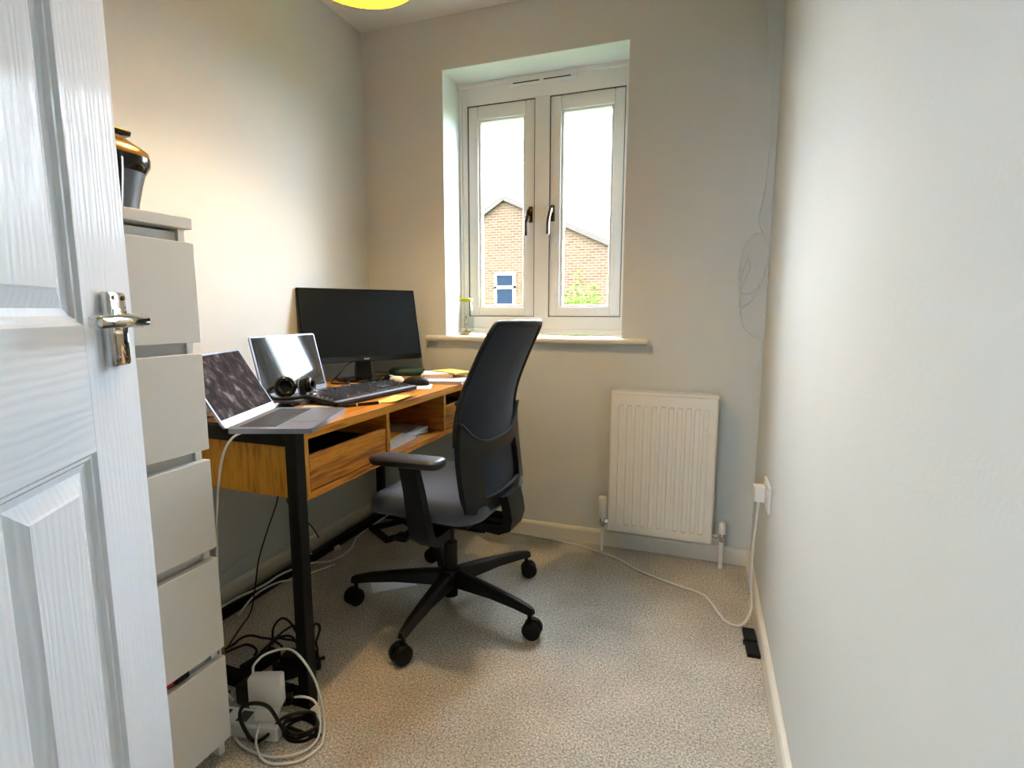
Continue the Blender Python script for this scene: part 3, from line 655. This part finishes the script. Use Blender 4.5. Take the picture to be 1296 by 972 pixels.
# pile behind the grey laptop, beside the chest
zc = DT
for i, (m, th, lab, r) in enumerate((('tan', .012, 'tan card folder at the bottom of the pile beside the chest', 4), ('blackmat', .004, 'thin black folder between tan folders beside the chest', -3), ('tan', .010, 'upper tan folder in the pile beside the chest', 2), ('paper', .034, 'white paper block on the folders beside the chest', -2))):
    mt = Matrix.Translation((.21, -1.19, zc)) @ Matrix.Rotation(R(r), 4, 'Z')
    single('folder' if m != 'paper' else 'paper_block', MB().box(-.13, -.10, 0, .14, .10, th, .001, mt), m, lab, 'folder' if m != 'paper' else 'paper'); zc += th
tp = thing('tissue_pack', (.16, -1.19, zc), 'small pink packet on the paper block behind the grey laptop', 'packet')
MB().loft([sup(.10, .10, .16, -1.19, zc, 3), sup(.105, .105, .16, -1.19, zc+.05, 3), sup(.085, .085, .16, -1.19, zc+.10, 3)]).build('body', 'pink', tp, 50)
MB().box(.14, -1.21, zc+.10, .18, -1.17, zc+.104, .001).build('flap', 'paper', tp)
mc = [(.20, -.40, .86), (.17, -.44, .84), (.15, -.47, .80), (.13, -.49, DT+.006), (.17, -.53, DT+.004), (.22, -.50, DT+.004), (.19, -.46, DT+.006), (.12, -.42, DT+.006), (.07, -.38, DT+.004)]
cable('monitor_cable', mc, .003, 'cableb', 'black cable hanging below the monitor')

# ------------------------------------------------------------------ office chair (local frame: sitter faces -x)
CH = (.787, -.700, 0); CR = R(-2.5)
chair = thing('office_chair', CH, 'black swivel office chair with high curved back pulled up to the desk', 'office chair', CR)
def cl_(mb, name, m, par=None, sm=45): return mb.build(name, m, par or chair, sm, world=False)
base = MB(); base.lathe([(.030, .072), (.046, .085), (.046, .128), (.034, .140)], 24); base = cl_(base, 'base_hub', 'chairpl')
for wa in (-160.5, -88.5, -16.5, 55.5, 127.5):
    a = R(wa)-CR; ca, sa = math.cos(a), math.sin(a); arm = MB(); rings = []
    for rr, hw_, zt, zl in ((.030, .030, .136, .086), (.10, .027, .134, .090), (.20, .022, .128, .094), (.30, .018, .118, .090), (.352, .015, .108, .084), (.366, .010, .102, .084)):
        sec = [(-hw_, zl), (-hw_*.8, zt-.008), (-hw_*.45, zt), (hw_*.45, zt), (hw_*.8, zt-.008), (hw_, zl)]
        rings.append([(rr*ca-t_*sa, rr*sa+t_*ca, z) for t_, z in sec])
    arm.loft(rings); ao = cl_(arm, 'base_arm', 'chairpl')
    r0 = .350; fa = a+R(random.uniform(-60, 60)); fx, fy = math.cos(fa), math.sin(fa); px, py = r0*ca, r0*sa
    cs = MB().cyl((px, py, .05), (px, py, .092), .007)
    ox, oy = px+fx*.010, py+fy*.010
    hood = [(ox, oy)]
    for sgn in (-1, 1):
        ax = Vector((-fy, fx, 0))*sgn; c0 = Vector((ox, oy, .031))
        q = Matrix.Translation(c0+ax*.006) @ ax.to_track_quat('Z', 'Y').to_matrix().to_4x4()
        cs.lathe([(.020, 0), (.031, .001), (.0315, .014), (.028, .019), (.012, .020)], 22, q)
    cs.cyl((ox-fy*-.006, oy+fx*-.006, .031), (ox+fy*-.006, oy-fx*-.006, .031), .024)
    cs.box(-.016, -.006, .030, .016, .006, .066, .004, Matrix.Translation((ox, oy, 0)) @ Matrix.Rotation(fa, 4, 'Z'))
    cl_(cs, 'caster', 'blackmat', ao)
cl_(MB().cyl((0, 0, .035), (0, 0, .24), .0255, None, 20).cyl((0, 0, .24), (0, 0, .355), .015, None, 16), 'gas_lift', 'chairpl')
mech = MB().box(-.13, -.10, .335, .12, .10, .385, .012).box(-.16, -.035, .345, .24, .035, .375, .010)
mech.cyl((-.06, -.10, .350), (-.06, -.20, .335), .007).box(-.085, -.235, .325, -.035, -.19, .342, .005)
mech.cyl((-.11, .05, .34), (-.13, .05, .275), .016)
cl_(mech, 'tilt_mechanism', 'chairpl')
# seat cushion and pan
def seat_ring(z, inx, r=.085):
    w_, d_ = .425-2*inx, .475-2*inx
    return [(x, y, z) for x, y in rrect(w_, d_, r-inx*.4, 8, .005, 0)]
sc_ = MB(); rings = []
for z, inx in ((.402, .030), (.408, .012), (.420, .002), (.440, .0), (.458, .004), (.470, .016), (.477, .040), (.479, .10)): rings.append(seat_ring(z, inx))
for i, rg in enumerate(rings):       # waterfall front, slight dish
    rings[i] = [(x, y, z-.020*max(0, (-.10-x)/.11)**2-.004*(1-min(1, abs(y)/.2))*(z > .46)) for x, y, z in rg]
sc_.loft(rings); cl_(sc_, 'seat', 'seatfab', None, 60)
sp_ = MB(); sp_.loft([[(x, y, .384) for x, y in rrect(.32, .36, .06, 8, .01, 0)], [(x, y, .404) for x, y in rrect(.385, .43, .07, 8, .005, 0)]]); cl_(sp_, 'seat_pan', 'chairpl')
# back: profile of the rear face (x against z), sides wrapping forward
PB = [(.40, .190), (.45, .182), (.52, .172), (.60, .163), (.68, .157), (.75, .160), (.82, .178), (.90, .212), (.97, .245), (1.04, .280)]
HWB = [(.40, .222), (.46, .230), (.60, .236), (.75, .228), (.90, .218), (1.0, .208), (1.04, .200)]
def bx_(z, u, off=0): return lerp(PB, z)+.030*(1-u*u)+off
def smoothp(tab, z):
    return sum(lerp(tab, z+d) for d in (-.03, -.015, 0, .015, .03))/5
def bpt(z, u, off=0): return Vector((smoothp(PB, z)+.028*(1-abs(u)**2.2)+off, u*smoothp(HWB, z), z))
cu_ = MB(); NU, NV = 16, 26; Z0, Z1 = .455, 1.030
rings = []
for j in range(NV+1):
    v = j/NV; z = Z0+(Z1-Z0)*v; e = 1-.05*max(0, (v-.96)/.04)**2-.10*max(0, (.06-v)/.06)**2
    rear = [bpt(z, -e+2*e*i/NU, -.004) for i in range(NU+1)]
    front = [bpt(z, e-2*e*i/NU, -.012-.040*(1-abs(1-2*i/NU)**3)*(1-.5*max(0, (v-.9)/.1))) for i in range(NU+1)]
    rings.append([tuple(p) for p in rear+front])
cu_.loft(rings); cl_(cu_, 'backrest', 'fabric', None, 50)
# plastic border around the upper back
bd = MB(); pts = []
for z in [.66+.30*i/10 for i in range(11)]: pts.append(bpt(z, -1.0, -.006))
pts += [bpt(1.000, -1.0, -.005), bpt(1.022, -.985, -.004), bpt(1.034, -.93, -.004)]
for uu in [-.75+.25*i for i in range(7)]: pts.append(bpt(1.037, uu, -.004))
pts += [bpt(1.032, .90, -.004), bpt(1.016, .98, -.004), bpt(.99, 1.0, -.005)]
for z in [.96-.30*i/10 for i in range(11)]: pts.append(bpt(z, 1.0, -.006))
bd.tube([tuple(p) for p in pts], .010, 8, 3); bd = cl_(bd, 'back_border', 'chairpl', None, 60)
# rear shell of the lower back: rounded opening in the middle, U-shaped upper edge
sh = MB(); US = [-1.03, -.94, -.8, -.62, -.5, -.35, -.18, 0, .18, .35, .48, .60, .8, .94, 1.03]; VS = [0, .05, .12, .20, .24, .4, .6, .74, .80, .88, 1.0]
def shz(u, v): 
    top = .652+.085*min(1, abs(u))**3.2; bot = .432+.02*abs(u)**4; return bot+(top-bot)*v
def shoff(u, v): return .013+.010*(1-abs(u)**3)*math.sin(PI*min(1, v*1.1))
grid = [[[tuple(bpt(shz(u, v), max(-1.04, min(1.04, u)), shoff(u, v)-k*.012)) for u in US] for v in VS] for k in (0, 1)]
nu, nv = len(US), len(VS)
vs_ = [p for k in (0, 1) for row in grid[k] for p in row]
idx = lambda k, j, i: k*nu*nv+j*nu+i
solid = lambda j, i: 0 <= j < nv-1 and 0 <= i < nu-1 and not (3 <= i < 11 and 3 <= j < 8)
fs_ = []
for j in range(nv-1):
    for i in range(nu-1):
        if not solid(j, i): continue
        fs_.append((idx(0, j, i), idx(0, j, i+1), idx(0, j+1, i+1), idx(0, j+1, i)))
        fs_.append((idx(1, j, i), idx(1, j+1, i), idx(1, j+1, i+1), idx(1, j, i+1)))
        for dj, di, (a1, b1) in ((-1, 0, ((j, i), (j, i+1))), (1, 0, ((j+1, i), (j+1, i+1))), (0, -1, ((j, i), (j+1, i))), (0, 1, ((j, i+1), (j+1, i+1)))):
            if not solid(j+dj, i+di): fs_.append((idx(0, *a1), idx(0, *b1), idx(1, *b1), idx(1, *a1)))
sh.add(vs_, fs_); cl_(sh, 'back_shell', 'chairpl', None, 35)
cl_(MB().tube([tuple(bpt(shz(u, 1.0), u, shoff(u, 1)+.001)) for u in US], .0035, 6, 3), 'shell_edge', 'chairlt', None, 60)
# carrier under the seat that holds the back
jb = MB(); path = [(.02, .352), (.16, .342), (.215, .338), (.245, .350), (.252, .38), (.246, .42), (.236, .46)]
rings = []
for i, (x, z) in enumerate(path):
    a = path[max(0, i-1)]; b = path[min(len(path)-1, i+1)]; tx, tz = b[0]-a[0], b[1]-a[1]; l = math.hypot(tx, tz); nx, nz = -tz/l*.016, tx/l*.016
    hw_ = .055 if i < 4 else .06
    rings.append([(x+nx, -hw_, z+nz), (x+nx, hw_, z+nz), (x-nx, hw_, z-nz), (x-nx, -hw_, z-nz)])
jb.loft(rings); cl_(jb, 'back_carrier', 'chairpl')
# armrests: pad on an upright that runs down under the seat
for sgn, hz in ((-1, .636), (1, .716)):
    y = sgn*.292
    up = MB(); rings = []
    for x, yy, z, wx, wy in ((.060, sgn*.16, .350, .030, .02), (.055, sgn*.235, .348, .034, .024), (.050, sgn*.268, .372, .036, .018), (.045, sgn*.276, .42, .034, .016), (.035, sgn*.284, .52, .031, .015), (.026, y, hz-.045, .029, .014), (.026, y, hz-.022, .032, .018)):
        if abs(yy) < .25: rings.append([(x-wx, yy, z-.018), (x+wx, yy, z-.018), (x+wx, yy, z+.018), (x-wx, yy, z+.018)])
        else: rings.append([(x-wx, yy+sgn*wy, z), (x+wx, yy+sgn*wy, z), (x+wx, yy-sgn*wy, z), (x-wx, yy-sgn*wy, z)])
    up.loft(rings)
    ao = cl_(up, 'arm_post', 'chairpl')
    pd = MB(); rr = []
    for z, inx in ((-.026, .010), (-.020, .003), (-.006, 0), (-.001, .004), (0.002, .018)):
        rr.append([(x, yy, hz+z-.008*max(0, (-.02-x)/.1)) for x, yy in rrect(.252-2*inx, .084-2*inx, .032-inx*.5, 7, .018 if sgn < 0 else .001, y)])
    pd.loft(rr); cl_(pd, 'arm_pad', 'chairlt', None, 50)

# ------------------------------------------------------------------ radiator
RX0, RX1, RZ0, RZ1, RY = 1.262, 1.692, .106, .724, -.092
rad = thing('radiator', ((RX0+RX1)/2, -.06, 0), 'white panel radiator on the wall right of the chair', 'radiator')
n = 11; m0 = .026; pitch = (RX1-RX0-2*m0)/n; gx = [RX0, RX0+.004]; 
for i in range(n):
    c = RX0+m0+pitch*(i+.5); gx += [c-.0105, c-.006, c+.006, c+.0105]
gx += [RX1-.004, RX1]; gz = [RZ0, RZ0+.004, RZ0+.036, RZ0+.050, RZ1-.060, RZ1-.046, RZ1-.004, RZ1]
def rdep(i, j):
    d = 0
    if 2 <= i < 2+4*n and (i-2) % 4 in (1, 2) and j in (3, 4): d = .013
    if i in (0, len(gx)-1) or j in (0, len(gz)-1): d = .004
    return RY+d
b = MB(); vs_ = [(x, rdep(i, j), z) for j, z in enumerate(gz) for i, x in enumerate(gx)]; k = len(gx)
fs_ = [(j*k+i, j*k+i+1, (j+1)*k+i+1, (j+1)*k+i) for j in range(len(gz)-1) for i in range(k-1)]
b.add(vs_, fs_); b.box(RX0, RY+.004, RZ0, RX1, RY+.016, RZ1); b.build('front_panel', 'rad', rad)
MB().box(RX0+.006, -.044, RZ0, RX1-.006, -.030, RZ1).build('rear_panel', 'rad', rad)
for x0, x1 in ((RX0-.002, RX0+.001), (RX1-.001, RX1+.002)): MB().box(x0, -.088, RZ0+.01, x1, -.028, RZ1+.012, .0008).build('side_panel', 'rad', rad)
tg = MB().box(RX0, -.090, RZ1+.001, RX1, -.078, RZ1+.012).box(RX0, -.042, RZ1+.001, RX1, -.028, RZ1+.012).box(RX0, -.08, RZ1+.001, RX0+.02, -.03, RZ1+.012).box(RX1-.02, -.08, RZ1+.001, RX1, -.03, RZ1+.012)
tgo = tg.build('top_grille', 'rad', rad); sl = MB()
for i in range(33):
    x = RX0+.02+(RX1-RX0-.04)*(i+.25)/33; sl.box(x, -.079, RZ1+.004, x+.0045, -.040, RZ1+.011)
tag(sl.build('grille_bars', 'rad', tgo), kind='stuff')
for x in (RX0+.08, RX1-.08): MB().box(x-.015, -.032, RZ0+.05, x+.015, -.0005, RZ1-.05).build('wall_bracket', 'rad', rad)
MB().box(RX0+.03, -.076, RZ0+.04, RX1-.03, -.044, RZ1-.03).build('convector_fins', 'gasket', rad)
v1 = MB().lathe([(.011, 0), (.014, .004), (.014, .028), (.011, .034)], 16, Matrix.Translation((1.231, -.068, .118))).cyl((1.231, -.068, .140), (1.264, -.068, .140), .009).cyl((1.246, -.068, .140), (1.258, -.068, .140), .013, None, 6).build('valve', 'chrome', rad, 40)
MB().lathe([(.017, 0), (.019, .004), (.019, .056), (.021, .060), (.021, .090), (.018, .096), (.004, .097)], 20, Matrix.Translation((1.231, -.068, .155))).build('thermostat_head', 'white', v1, 40)
v2 = MB().lathe([(.011, 0), (.014, .004), (.014, .028), (.010, .034)], 16, Matrix.Translation((1.733, -.068, .118))).cyl((1.733, -.068, .138), (1.690, -.068, .138), .009).cyl((1.704, -.068, .138), (1.716, -.068, .138), .013, None, 6).build('valve', 'chrome', rad, 40)
MB().lathe([(.013, 0), (.0145, .004), (.0145, .040), (.012, .046), (.003, .047)], 18, Matrix.Translation((1.733, -.068, .152))).build('valve_cap', 'white', v2, 40)
for x in (1.231, 1.733): MB().cyl((x, -.068, 0), (x, -.068, .120), .0085).build('pipe', 'white', rad, 40)

# ------------------------------------------------------------------ socket, plug and white cable on the right
so = thing('wall_socket', (W, -.46, .465), 'white double wall socket low on the right wall', 'socket')
MB().box(W-.009, -.533, .420, W-.0002, -.386, .508, .003).build('faceplate', 'white', so, 40)
for yy in (-.492, -.428):
    MB().box(W-.0125, yy-.005, .492, W-.008, yy+.005, .502, .001).build('switch', 'white', so)
pg = thing('plug', (W-.03, -.430, .455), 'white plug in the wall socket', 'plug')
MB().prismz([(W-.010, -.452), (W-.040, -.448), (W-.046, -.440), (W-.046, -.416), (W-.040, -.408), (W-.010, -.404)], .432, .484).build('body', 'white', pg, 40)
MB().cyl((W-.026, -.428, .412), (W-.026, -.428, .432), .006).build('strain_relief', 'white', pg, 40)
cable('extension_cable', [(W-.026, -.428, .412), (W-.030, -.43, .33), (W-.034, -.42, .20), (W-.030, -.42, .10), (W-.030, -.45, .04), (1.79, -.50, .006), (1.74, -.49, .005), (1.69, -.37, .005), (1.65, -.32, .005), (1.54, -.28, .005), (1.40, -.21, .005), (1.30, -.13, .005), (1.18, -.085, .005), (1.05, -.05, .005), (.90, -.035, .005), (.80, -.03, .005), (.70, -.026, .005), (.5, -.026, .005), (.3, -.026, .006), (.22, -.032, .022), (.16, -.062, .043), (.115, -.11, .018), (.102, -.20, .006), (.115, -.34, .006), (.165, -.46, .006), (.155, -.58, .006), (.12, -.67, .03), (.10, -.80, .045), (.10, -.90, .045), (.07, -1.02, .04), (.05, -1.15, .02), (.06, -1.40, .01)], .0042, 'cablew', 'long white cable from the wall socket round the skirting to the desk')
pc = single('coaxial_cable', MB().tube([(1.795, -.004, 2.395), (1.79, -.004, 2.18), (1.815, -.004, 1.90), (1.826, -.004, 1.70), (1.820, -.004, 1.55), (1.805, -.004, 1.43), (1.825, -.005, 1.375), (1.842, -.005, 1.33), (1.843, -.006, 1.26), (1.825, -.006, 1.19), (1.790, -.006, 1.145), (1.755, -.006, 1.155), (1.745, -.006, 1.22), (1.758, -.007, 1.32), (1.790, -.008, 1.375), (1.822, -.009, 1.37), (1.838, -.009, 1.31), (1.835, -.010, 1.22), (1.805, -.010, 1.13), (1.762, -.010, 1.088), (1.752, -.010, 1.10), (1.752, -.012, 1.20), (1.775, -.012, 1.285), (1.782, -.012, 1.24), (1.765, -.012, 1.19), (1.752, -.012, 1.12), (1.768, -.010, 1.02), (1.80, -.008, .98), (1.835, -.006, .96), (1.842, -.006, .90), (1.826, -.006, .835)], .0022, 6, 8), 'cablew', 'thin pale wire coiled and hanging beside the right corner', 'wire', 60)
fb = thing('plastic_block', (1.813, -.595, 0), 'small black plastic block on the carpet against the right skirting board', 'block')
mf = Matrix.Translation((1.813, -.595, 0)) @ Matrix.Rotation(R(3), 4, 'Z')
MB().box(-.020, -.075, 0, .020, -.004, .012, .003, mf).build('front_half', 'blackmat', fb)
MB().box(-.019, .002, 0, .020, .076, .014, .003, mf).build('rear_half', 'blackmat', fb)
MB().box(-.024, -.010, 0, -.016, .008, .009, .002, mf).build('catch', 'blackgloss', fb)

# ------------------------------------------------------------------ jar and paper on the sill
jz = .955
jar = thing('glass_jar', (.513, .060, jz), 'clear glass jar with yellow-green lid and shells on the window sill', 'jar')
jm = Matrix.Translation((.513, .060, jz))
MB().lathe([(.030, .001), (.036, .006), (.037, .02), (.037, .110), (.033, .135), (.027, .152), (.027, .166)], 28, jm, False).build('glass', 'jarglass', jar, 60)
MB().lathe([(.002, .0005), (.030, .0008)], 28, jm, False).build('jar_base', 'jarglass', jar, 60)
MB().lathe([(.031, .164), (.033, .166), (.033, .178), (.030, .181), (.002, .182)], 28, jm).build('lid', 'lime', jar, 40)
for i in range(22):
    a = i*2.4; r = .005+.021*((i*37) % 10)/10; q = jm @ Matrix.Translation((r*math.cos(a), r*math.sin(a), .006+.008*(i//8))) @ Matrix.Rotation(a*1.3, 4, 'Z') @ Matrix.Rotation(.5*math.sin(i), 4, 'X')
    b = MB(); b.loft([sup(.013, .010, 0, 0, -.004, 2, 10), sup(.018, .014, 0, 0, 0, 2, 10), sup(.009, .007, 0, 0, .005, 2, 10)], True, True, q); b.build('shell', 'shell', jar, 60)
ik = MB()
for (a0, a1, z0, z1) in ((-1.45, -1.15, .085, .092), (-1.30, -1.30, .075, .100), (-1.60, -1.50, .078, .070), (-1.45, -1.35, .055, .060), (-1.25, -1.10, .052, .056), (-1.55, -1.35, .045, .046), (-1.40, -1.30, .034, .034)):
    ik.tube([(.513+.0375*math.cos(a0+(a1-a0)*k/3+.15), .06+.0375*math.sin(a0+(a1-a0)*k/3+.15), jz+z0+(z1-z0)*k/3+.002*math.sin(k*2)) for k in range(4)], .0011, 5, 3)
tag(ik.build('print', 'ink', jar), kind='stuff')
sheet('paper_sheet', (1.08, .030), .26, .10, R(1), 'paper', 'white paper lying on the right of the window sill', 'paper', jz, .002, .002)

# ------------------------------------------------------------------ pendant lamp
lx, ly = .705, -1.025
pl = thing('pendant_lamp', (lx, ly, 1.965), 'lit yellow pendant lamp hanging from the ceiling', 'lamp')
lm = Matrix.Translation((lx, ly, 0))
MB().lathe([(.155, 1.965), (.152, 1.985), (.125, 2.10), (.075, 2.19), (.035, 2.215), (.033, 2.213), (.073, 2.187), (.123, 2.098), (.150, 1.984), (.153, 1.965), (.155, 1.965)], 40, lm, False).build('lamp_shade', 'shade', pl, 50)
MB().cyl((lx, ly, 2.20), (lx, ly, 2.385), .003, None, 8).build('cord', 'white', pl, 50)
MB().lathe([(.045, 2.375), (.045, 2.39), (.02, 2.3995)], 24, lm).build('ceiling_rose', 'white', pl, 50)
MB().cyl((lx, ly, 2.13), (lx, ly, 2.205), .018, None, 16).build('lamp_holder', 'white', pl, 50)
b = MB(); b.lathe([(.004, 2.043), (.020, 2.048), (.030, 2.066), (.030, 2.080), (.020, 2.105), (.013, 2.125), (.013, 2.13)], 14, lm); b.build('bulb', 'bulb', pl, 60)

# ------------------------------------------------------------------ floor clutter by the near desk leg
st = thing('power_strip', (.575, -1.425, 0), 'white extension power strip on the carpet beside the chest', 'power strip')
ms_ = Matrix.Translation((.575, -1.422, 0)) @ Matrix.Rotation(R(12), 4, 'Z')
MB().box(-.12, -.030, 0, .085, .030, .038, .005, ms_).build('body', 'white', st)
for sx in (-.08, -.02): MB().box(sx-.015, -.018, .0375, sx+.015, .018, .0385, .0002, ms_).build('outlet', 'gasket', st)
wc = thing('charger', (.66, -1.40, .038), 'white square laptop charger standing on the power strip', 'charger')
mw = Matrix.Translation((.612, -1.408, .0385)) @ Matrix.Rotation(R(22), 4, 'Z')
MB().box(-.040, -.018, .034, .044, .018, .118, .008, mw).build('body', 'white', wc, 40)
MB().box(-.024, -.024, 0, .026, .024, .036, .005, mw).build('plug_head', 'white', wc, 40)
def at(px): return px
cable('charging_cable', [(.583, -1.415, .150), (.582, -1.412, .178), (.602, -1.385, .198), (.645, -1.345, .19), (.70, -1.335, .12), (.735, -1.345, .03), (.765, -1.385, .005), (.776, -1.42, .005), (.752, -1.469, .005), (.688, -1.492, .005), (.632, -1.468, .016), (.612, -1.428, .046), (.622, -1.378, .055), (.655, -1.345, .06), (.705, -1.338, .05), (.745, -1.372, .012), (.758, -1.415, .007), (.735, -1.455, .008), (.685, -1.478, .006), (.625, -1.480, .005), (.578, -1.470, .005), (.545, -1.455, .005)], .0032, 'cablew', 'white charger cable looping over the carpet round the desk leg')
cable('charging_cable', [(.545, -1.335, .772), (.527, -1.375, .760), (.500, -1.385, .715), (.478, -1.385, .64), (.462, -1.385, .55), (.455, -1.385, .47), (.452, -1.39, .35), (.455, -1.40, .20), (.46, -1.40, .08), (.49, -1.40, .045)], .0032, 'cablew', 'white charging cable hanging from the grey laptop')
bc = [(.62, -1.39, .01)]
for i in range(30):
    a = i*2*PI/9; bc.append((.700+.045*math.cos(a)+.004*math.sin(i*1.7), -1.392+.036*math.sin(a)+.003*math.cos(i*2.1), .006+.0011*i))
bc.append((.66, -1.40, .045)); bc.append((.64, -1.44, .02)); bc.append((.62, -1.46, .006))
cable('power_cable', bc, .0042, 'cableb', 'coiled black mains cable on the carpet by the desk foot')
cable('power_cable', [(.625, -1.452, .008), (.60, -1.455, .012), (.578, -1.46, .06), (.585, -1.46, .095), (.615, -1.452, .11), (.65, -1.44, .10), (.675, -1.43, .05), (.69, -1.42, .012)], .0045, 'cableb', 'black cable arching in front of the white charger')
for i, (c, s, rz, lab) in enumerate((((.355, -1.385, 0), (.12, .055, .035), 25, 'black power brick furthest left under the desk end'), ((.50, -1.350, 0), (.08, .045, .06), -10, 'black block adapter next to the power strip'), ((.52, -1.200, 0), (.13, .06, .035), 50, 'black power brick deepest under the desk among cables'), ((.53, -1.205, .035), (.09, .05, .03), 10, 'black adapter lying on top of another brick'), ((.40, -1.218, 0), (.11, .05, .03), 80, 'black adapter standing behind the cable loops'))):
    t_ = thing('power_adapter', c, lab, 'adapter', group='black adapters under the desk')
    mt = Matrix.Translation(c) @ Matrix.Rotation(R(rz), 4, 'Z')
    MB().box(-s[0]/2, -s[1]/2, 0, s[0]/2, s[1]/2, s[2], .006, mt).build('body', 'blackmat', t_, 40)
    MB().cyl(mt @ Vector((s[0]/2, 0, s[2]/2)), mt @ Vector((s[0]/2+.016, 0, s[2]/2)), .005).build('strain_relief', 'cableb', t_, 40)
bp_ = thing('plug', (.645, -1.362, .05), 'black plug beside the white charger', 'plug')
mt = Matrix.Translation((.628, -1.360, .048)) @ Matrix.Rotation(R(30), 4, 'Z')
MB().box(-.022, -.022, 0, .022, .022, .042, .010, mt).build('body', 'blackgloss', bp_, 40)
MB().cyl(mt @ Vector((0, -.022, .02)), mt @ Vector((0, -.034, .02)), .006).build('strain_relief', 'cableb', bp_, 40)
loops = [
 ([(.236, -1.20, .006), (.247, -1.174, .012), (.274, -1.168, .035), (.308, -1.162, .047), (.349, -1.156, .044), (.381, -1.150, .042), (.43, -1.16, .035)], 'black cable arching low behind the chest'),
 ([(.250, -1.21, .006), (.278, -1.194, .018), (.312, -1.188, .033), (.335, -1.182, .027), (.342, -1.176, .010), (.345, -1.19, .005)], 'short black cable arch beside the chest'),
 ([(.365, -1.15, .008), (.361, -1.130, .025), (.362, -1.124, .060), (.376, -1.118, .085), (.392, -1.112, .095), (.407, -1.106, .087), (.417, -1.100, .069), (.428, -1.094, .040), (.44, -1.09, .006)], 'tallest black cable loop behind the desk leg'),
 ([(.352, -1.17, .005), (.377, -1.164, .030), (.411, -1.158, .064), (.441, -1.152, .090), (.465, -1.146, .104), (.480, -1.138, .090), (.49, -1.13, .05), (.50, -1.12, .006)], 'black cable loop just left of the desk leg'),
 ([(.385, -1.175, .02), (.395, -1.160, .048), (.416, -1.154, .061), (.444, -1.148, .067), (.458, -1.142, .059), (.465, -1.136, .040), (.46, -1.13, .006)], 'inner black cable loop in the tangle'),
 ([(.600, -1.24, .006), (.595, -1.21, .10), (.590, -1.200, .160), (.600, -1.194, .166), (.602, -1.188, .151), (.589, -1.182, .121), (.575, -1.176, .091), (.574, -1.170, .066), (.566, -1.164, .040), (.551, -1.158, .008)], 'black cable showing right of the desk leg'),
 ([(.43, -1.20, .066), (.437, -1.184, .079), (.464, -1.178, .078), (.494, -1.172, .074), (.52, -1.18, .05)], 'black cable crossing the middle of the tangle'),
]
for p, lab in loops: cable('loose_cable', p, .0036, 'cableb', lab, group='black cables tangled under the desk')
cable('hanging_cable', [(.22, -.905, .575), (.21, -.905, .46), (.20, -.91, .39), (.17, -.93, .29), (.14, -.95, .18), (.13, -.965, .08), (.15, -1.01, .012), (.19, -1.10, .006), (.24, -1.20, .006)], .0024, 'cableb', 'thin black cable hanging from under the desk to the floor, longer of two')
cable('hanging_cable', [(.24, -.865, .575), (.22, -.87, .46), (.205, -.865, .38), (.215, -.83, .31), (.24, -.79, .26), (.25, -.76, .20)], .0024, 'cableb', 'short black cable loop hanging beside the near desk leg')
cable('loose_cable', [(.06, -1.10, .09), (.04, -1.02, .13), (.035, -.92, .155), (.035, -.80, .145), (.05, -.70, .10), (.09, -.62, .045)], .0028, 'cablew', 'thin white cable arching against the wall under the desk')
cable('loose_cable', [(.12, -1.04, .006), (.11, -.95, .035), (.125, -.86, .040), (.14, -.78, .02), (.15, -.70, .008), (.19, -.60, .006)], .0035, 'cablew', 'white cable lying beside the desk rear rail')
single('plastic_clip', MB().box(.092, -.475, 0, .112, -.455, .012, .002).box(.098, -.487, 0, .107, -.455, .02, .002), 'white', 'small white plastic clip by the rear desk rail', 'clip')
fl_ = thing('square_frame', (.245, -.205, 0), 'black open square frame on the carpet under the far end of the desk', 'frame')
mt = Matrix.Translation((.245, -.205, 0)) @ Matrix.Rotation(R(-33), 4, 'Z')
for q in ((-.10, -.10, -.07, .10), (.07, -.10, .10, .10), (-.07, -.10, .07, -.07), (-.07, .07, .07, .10)): MB().box(q[0], q[1], 0, q[2], q[3], .022, .004, mt).build('side_bar', 'blackmat', fl_)
sheet('paper_sheet', (.505, -.645), .17, .10, R(40), 'paper', 'white paper on the carpet under the chair base', 'paper', .0, .001)
cable('bent_wire', [(.30, -.16, .10), (.285, -.165, .07), (.30, -.17, .055), (.33, -.17, .06), (.36, -.17, .085), (.40, -.17, .07), (.42, -.18, .02)], .005, 'alu2', 'grey bent wire behind the chair arm under the desk', 'wire')
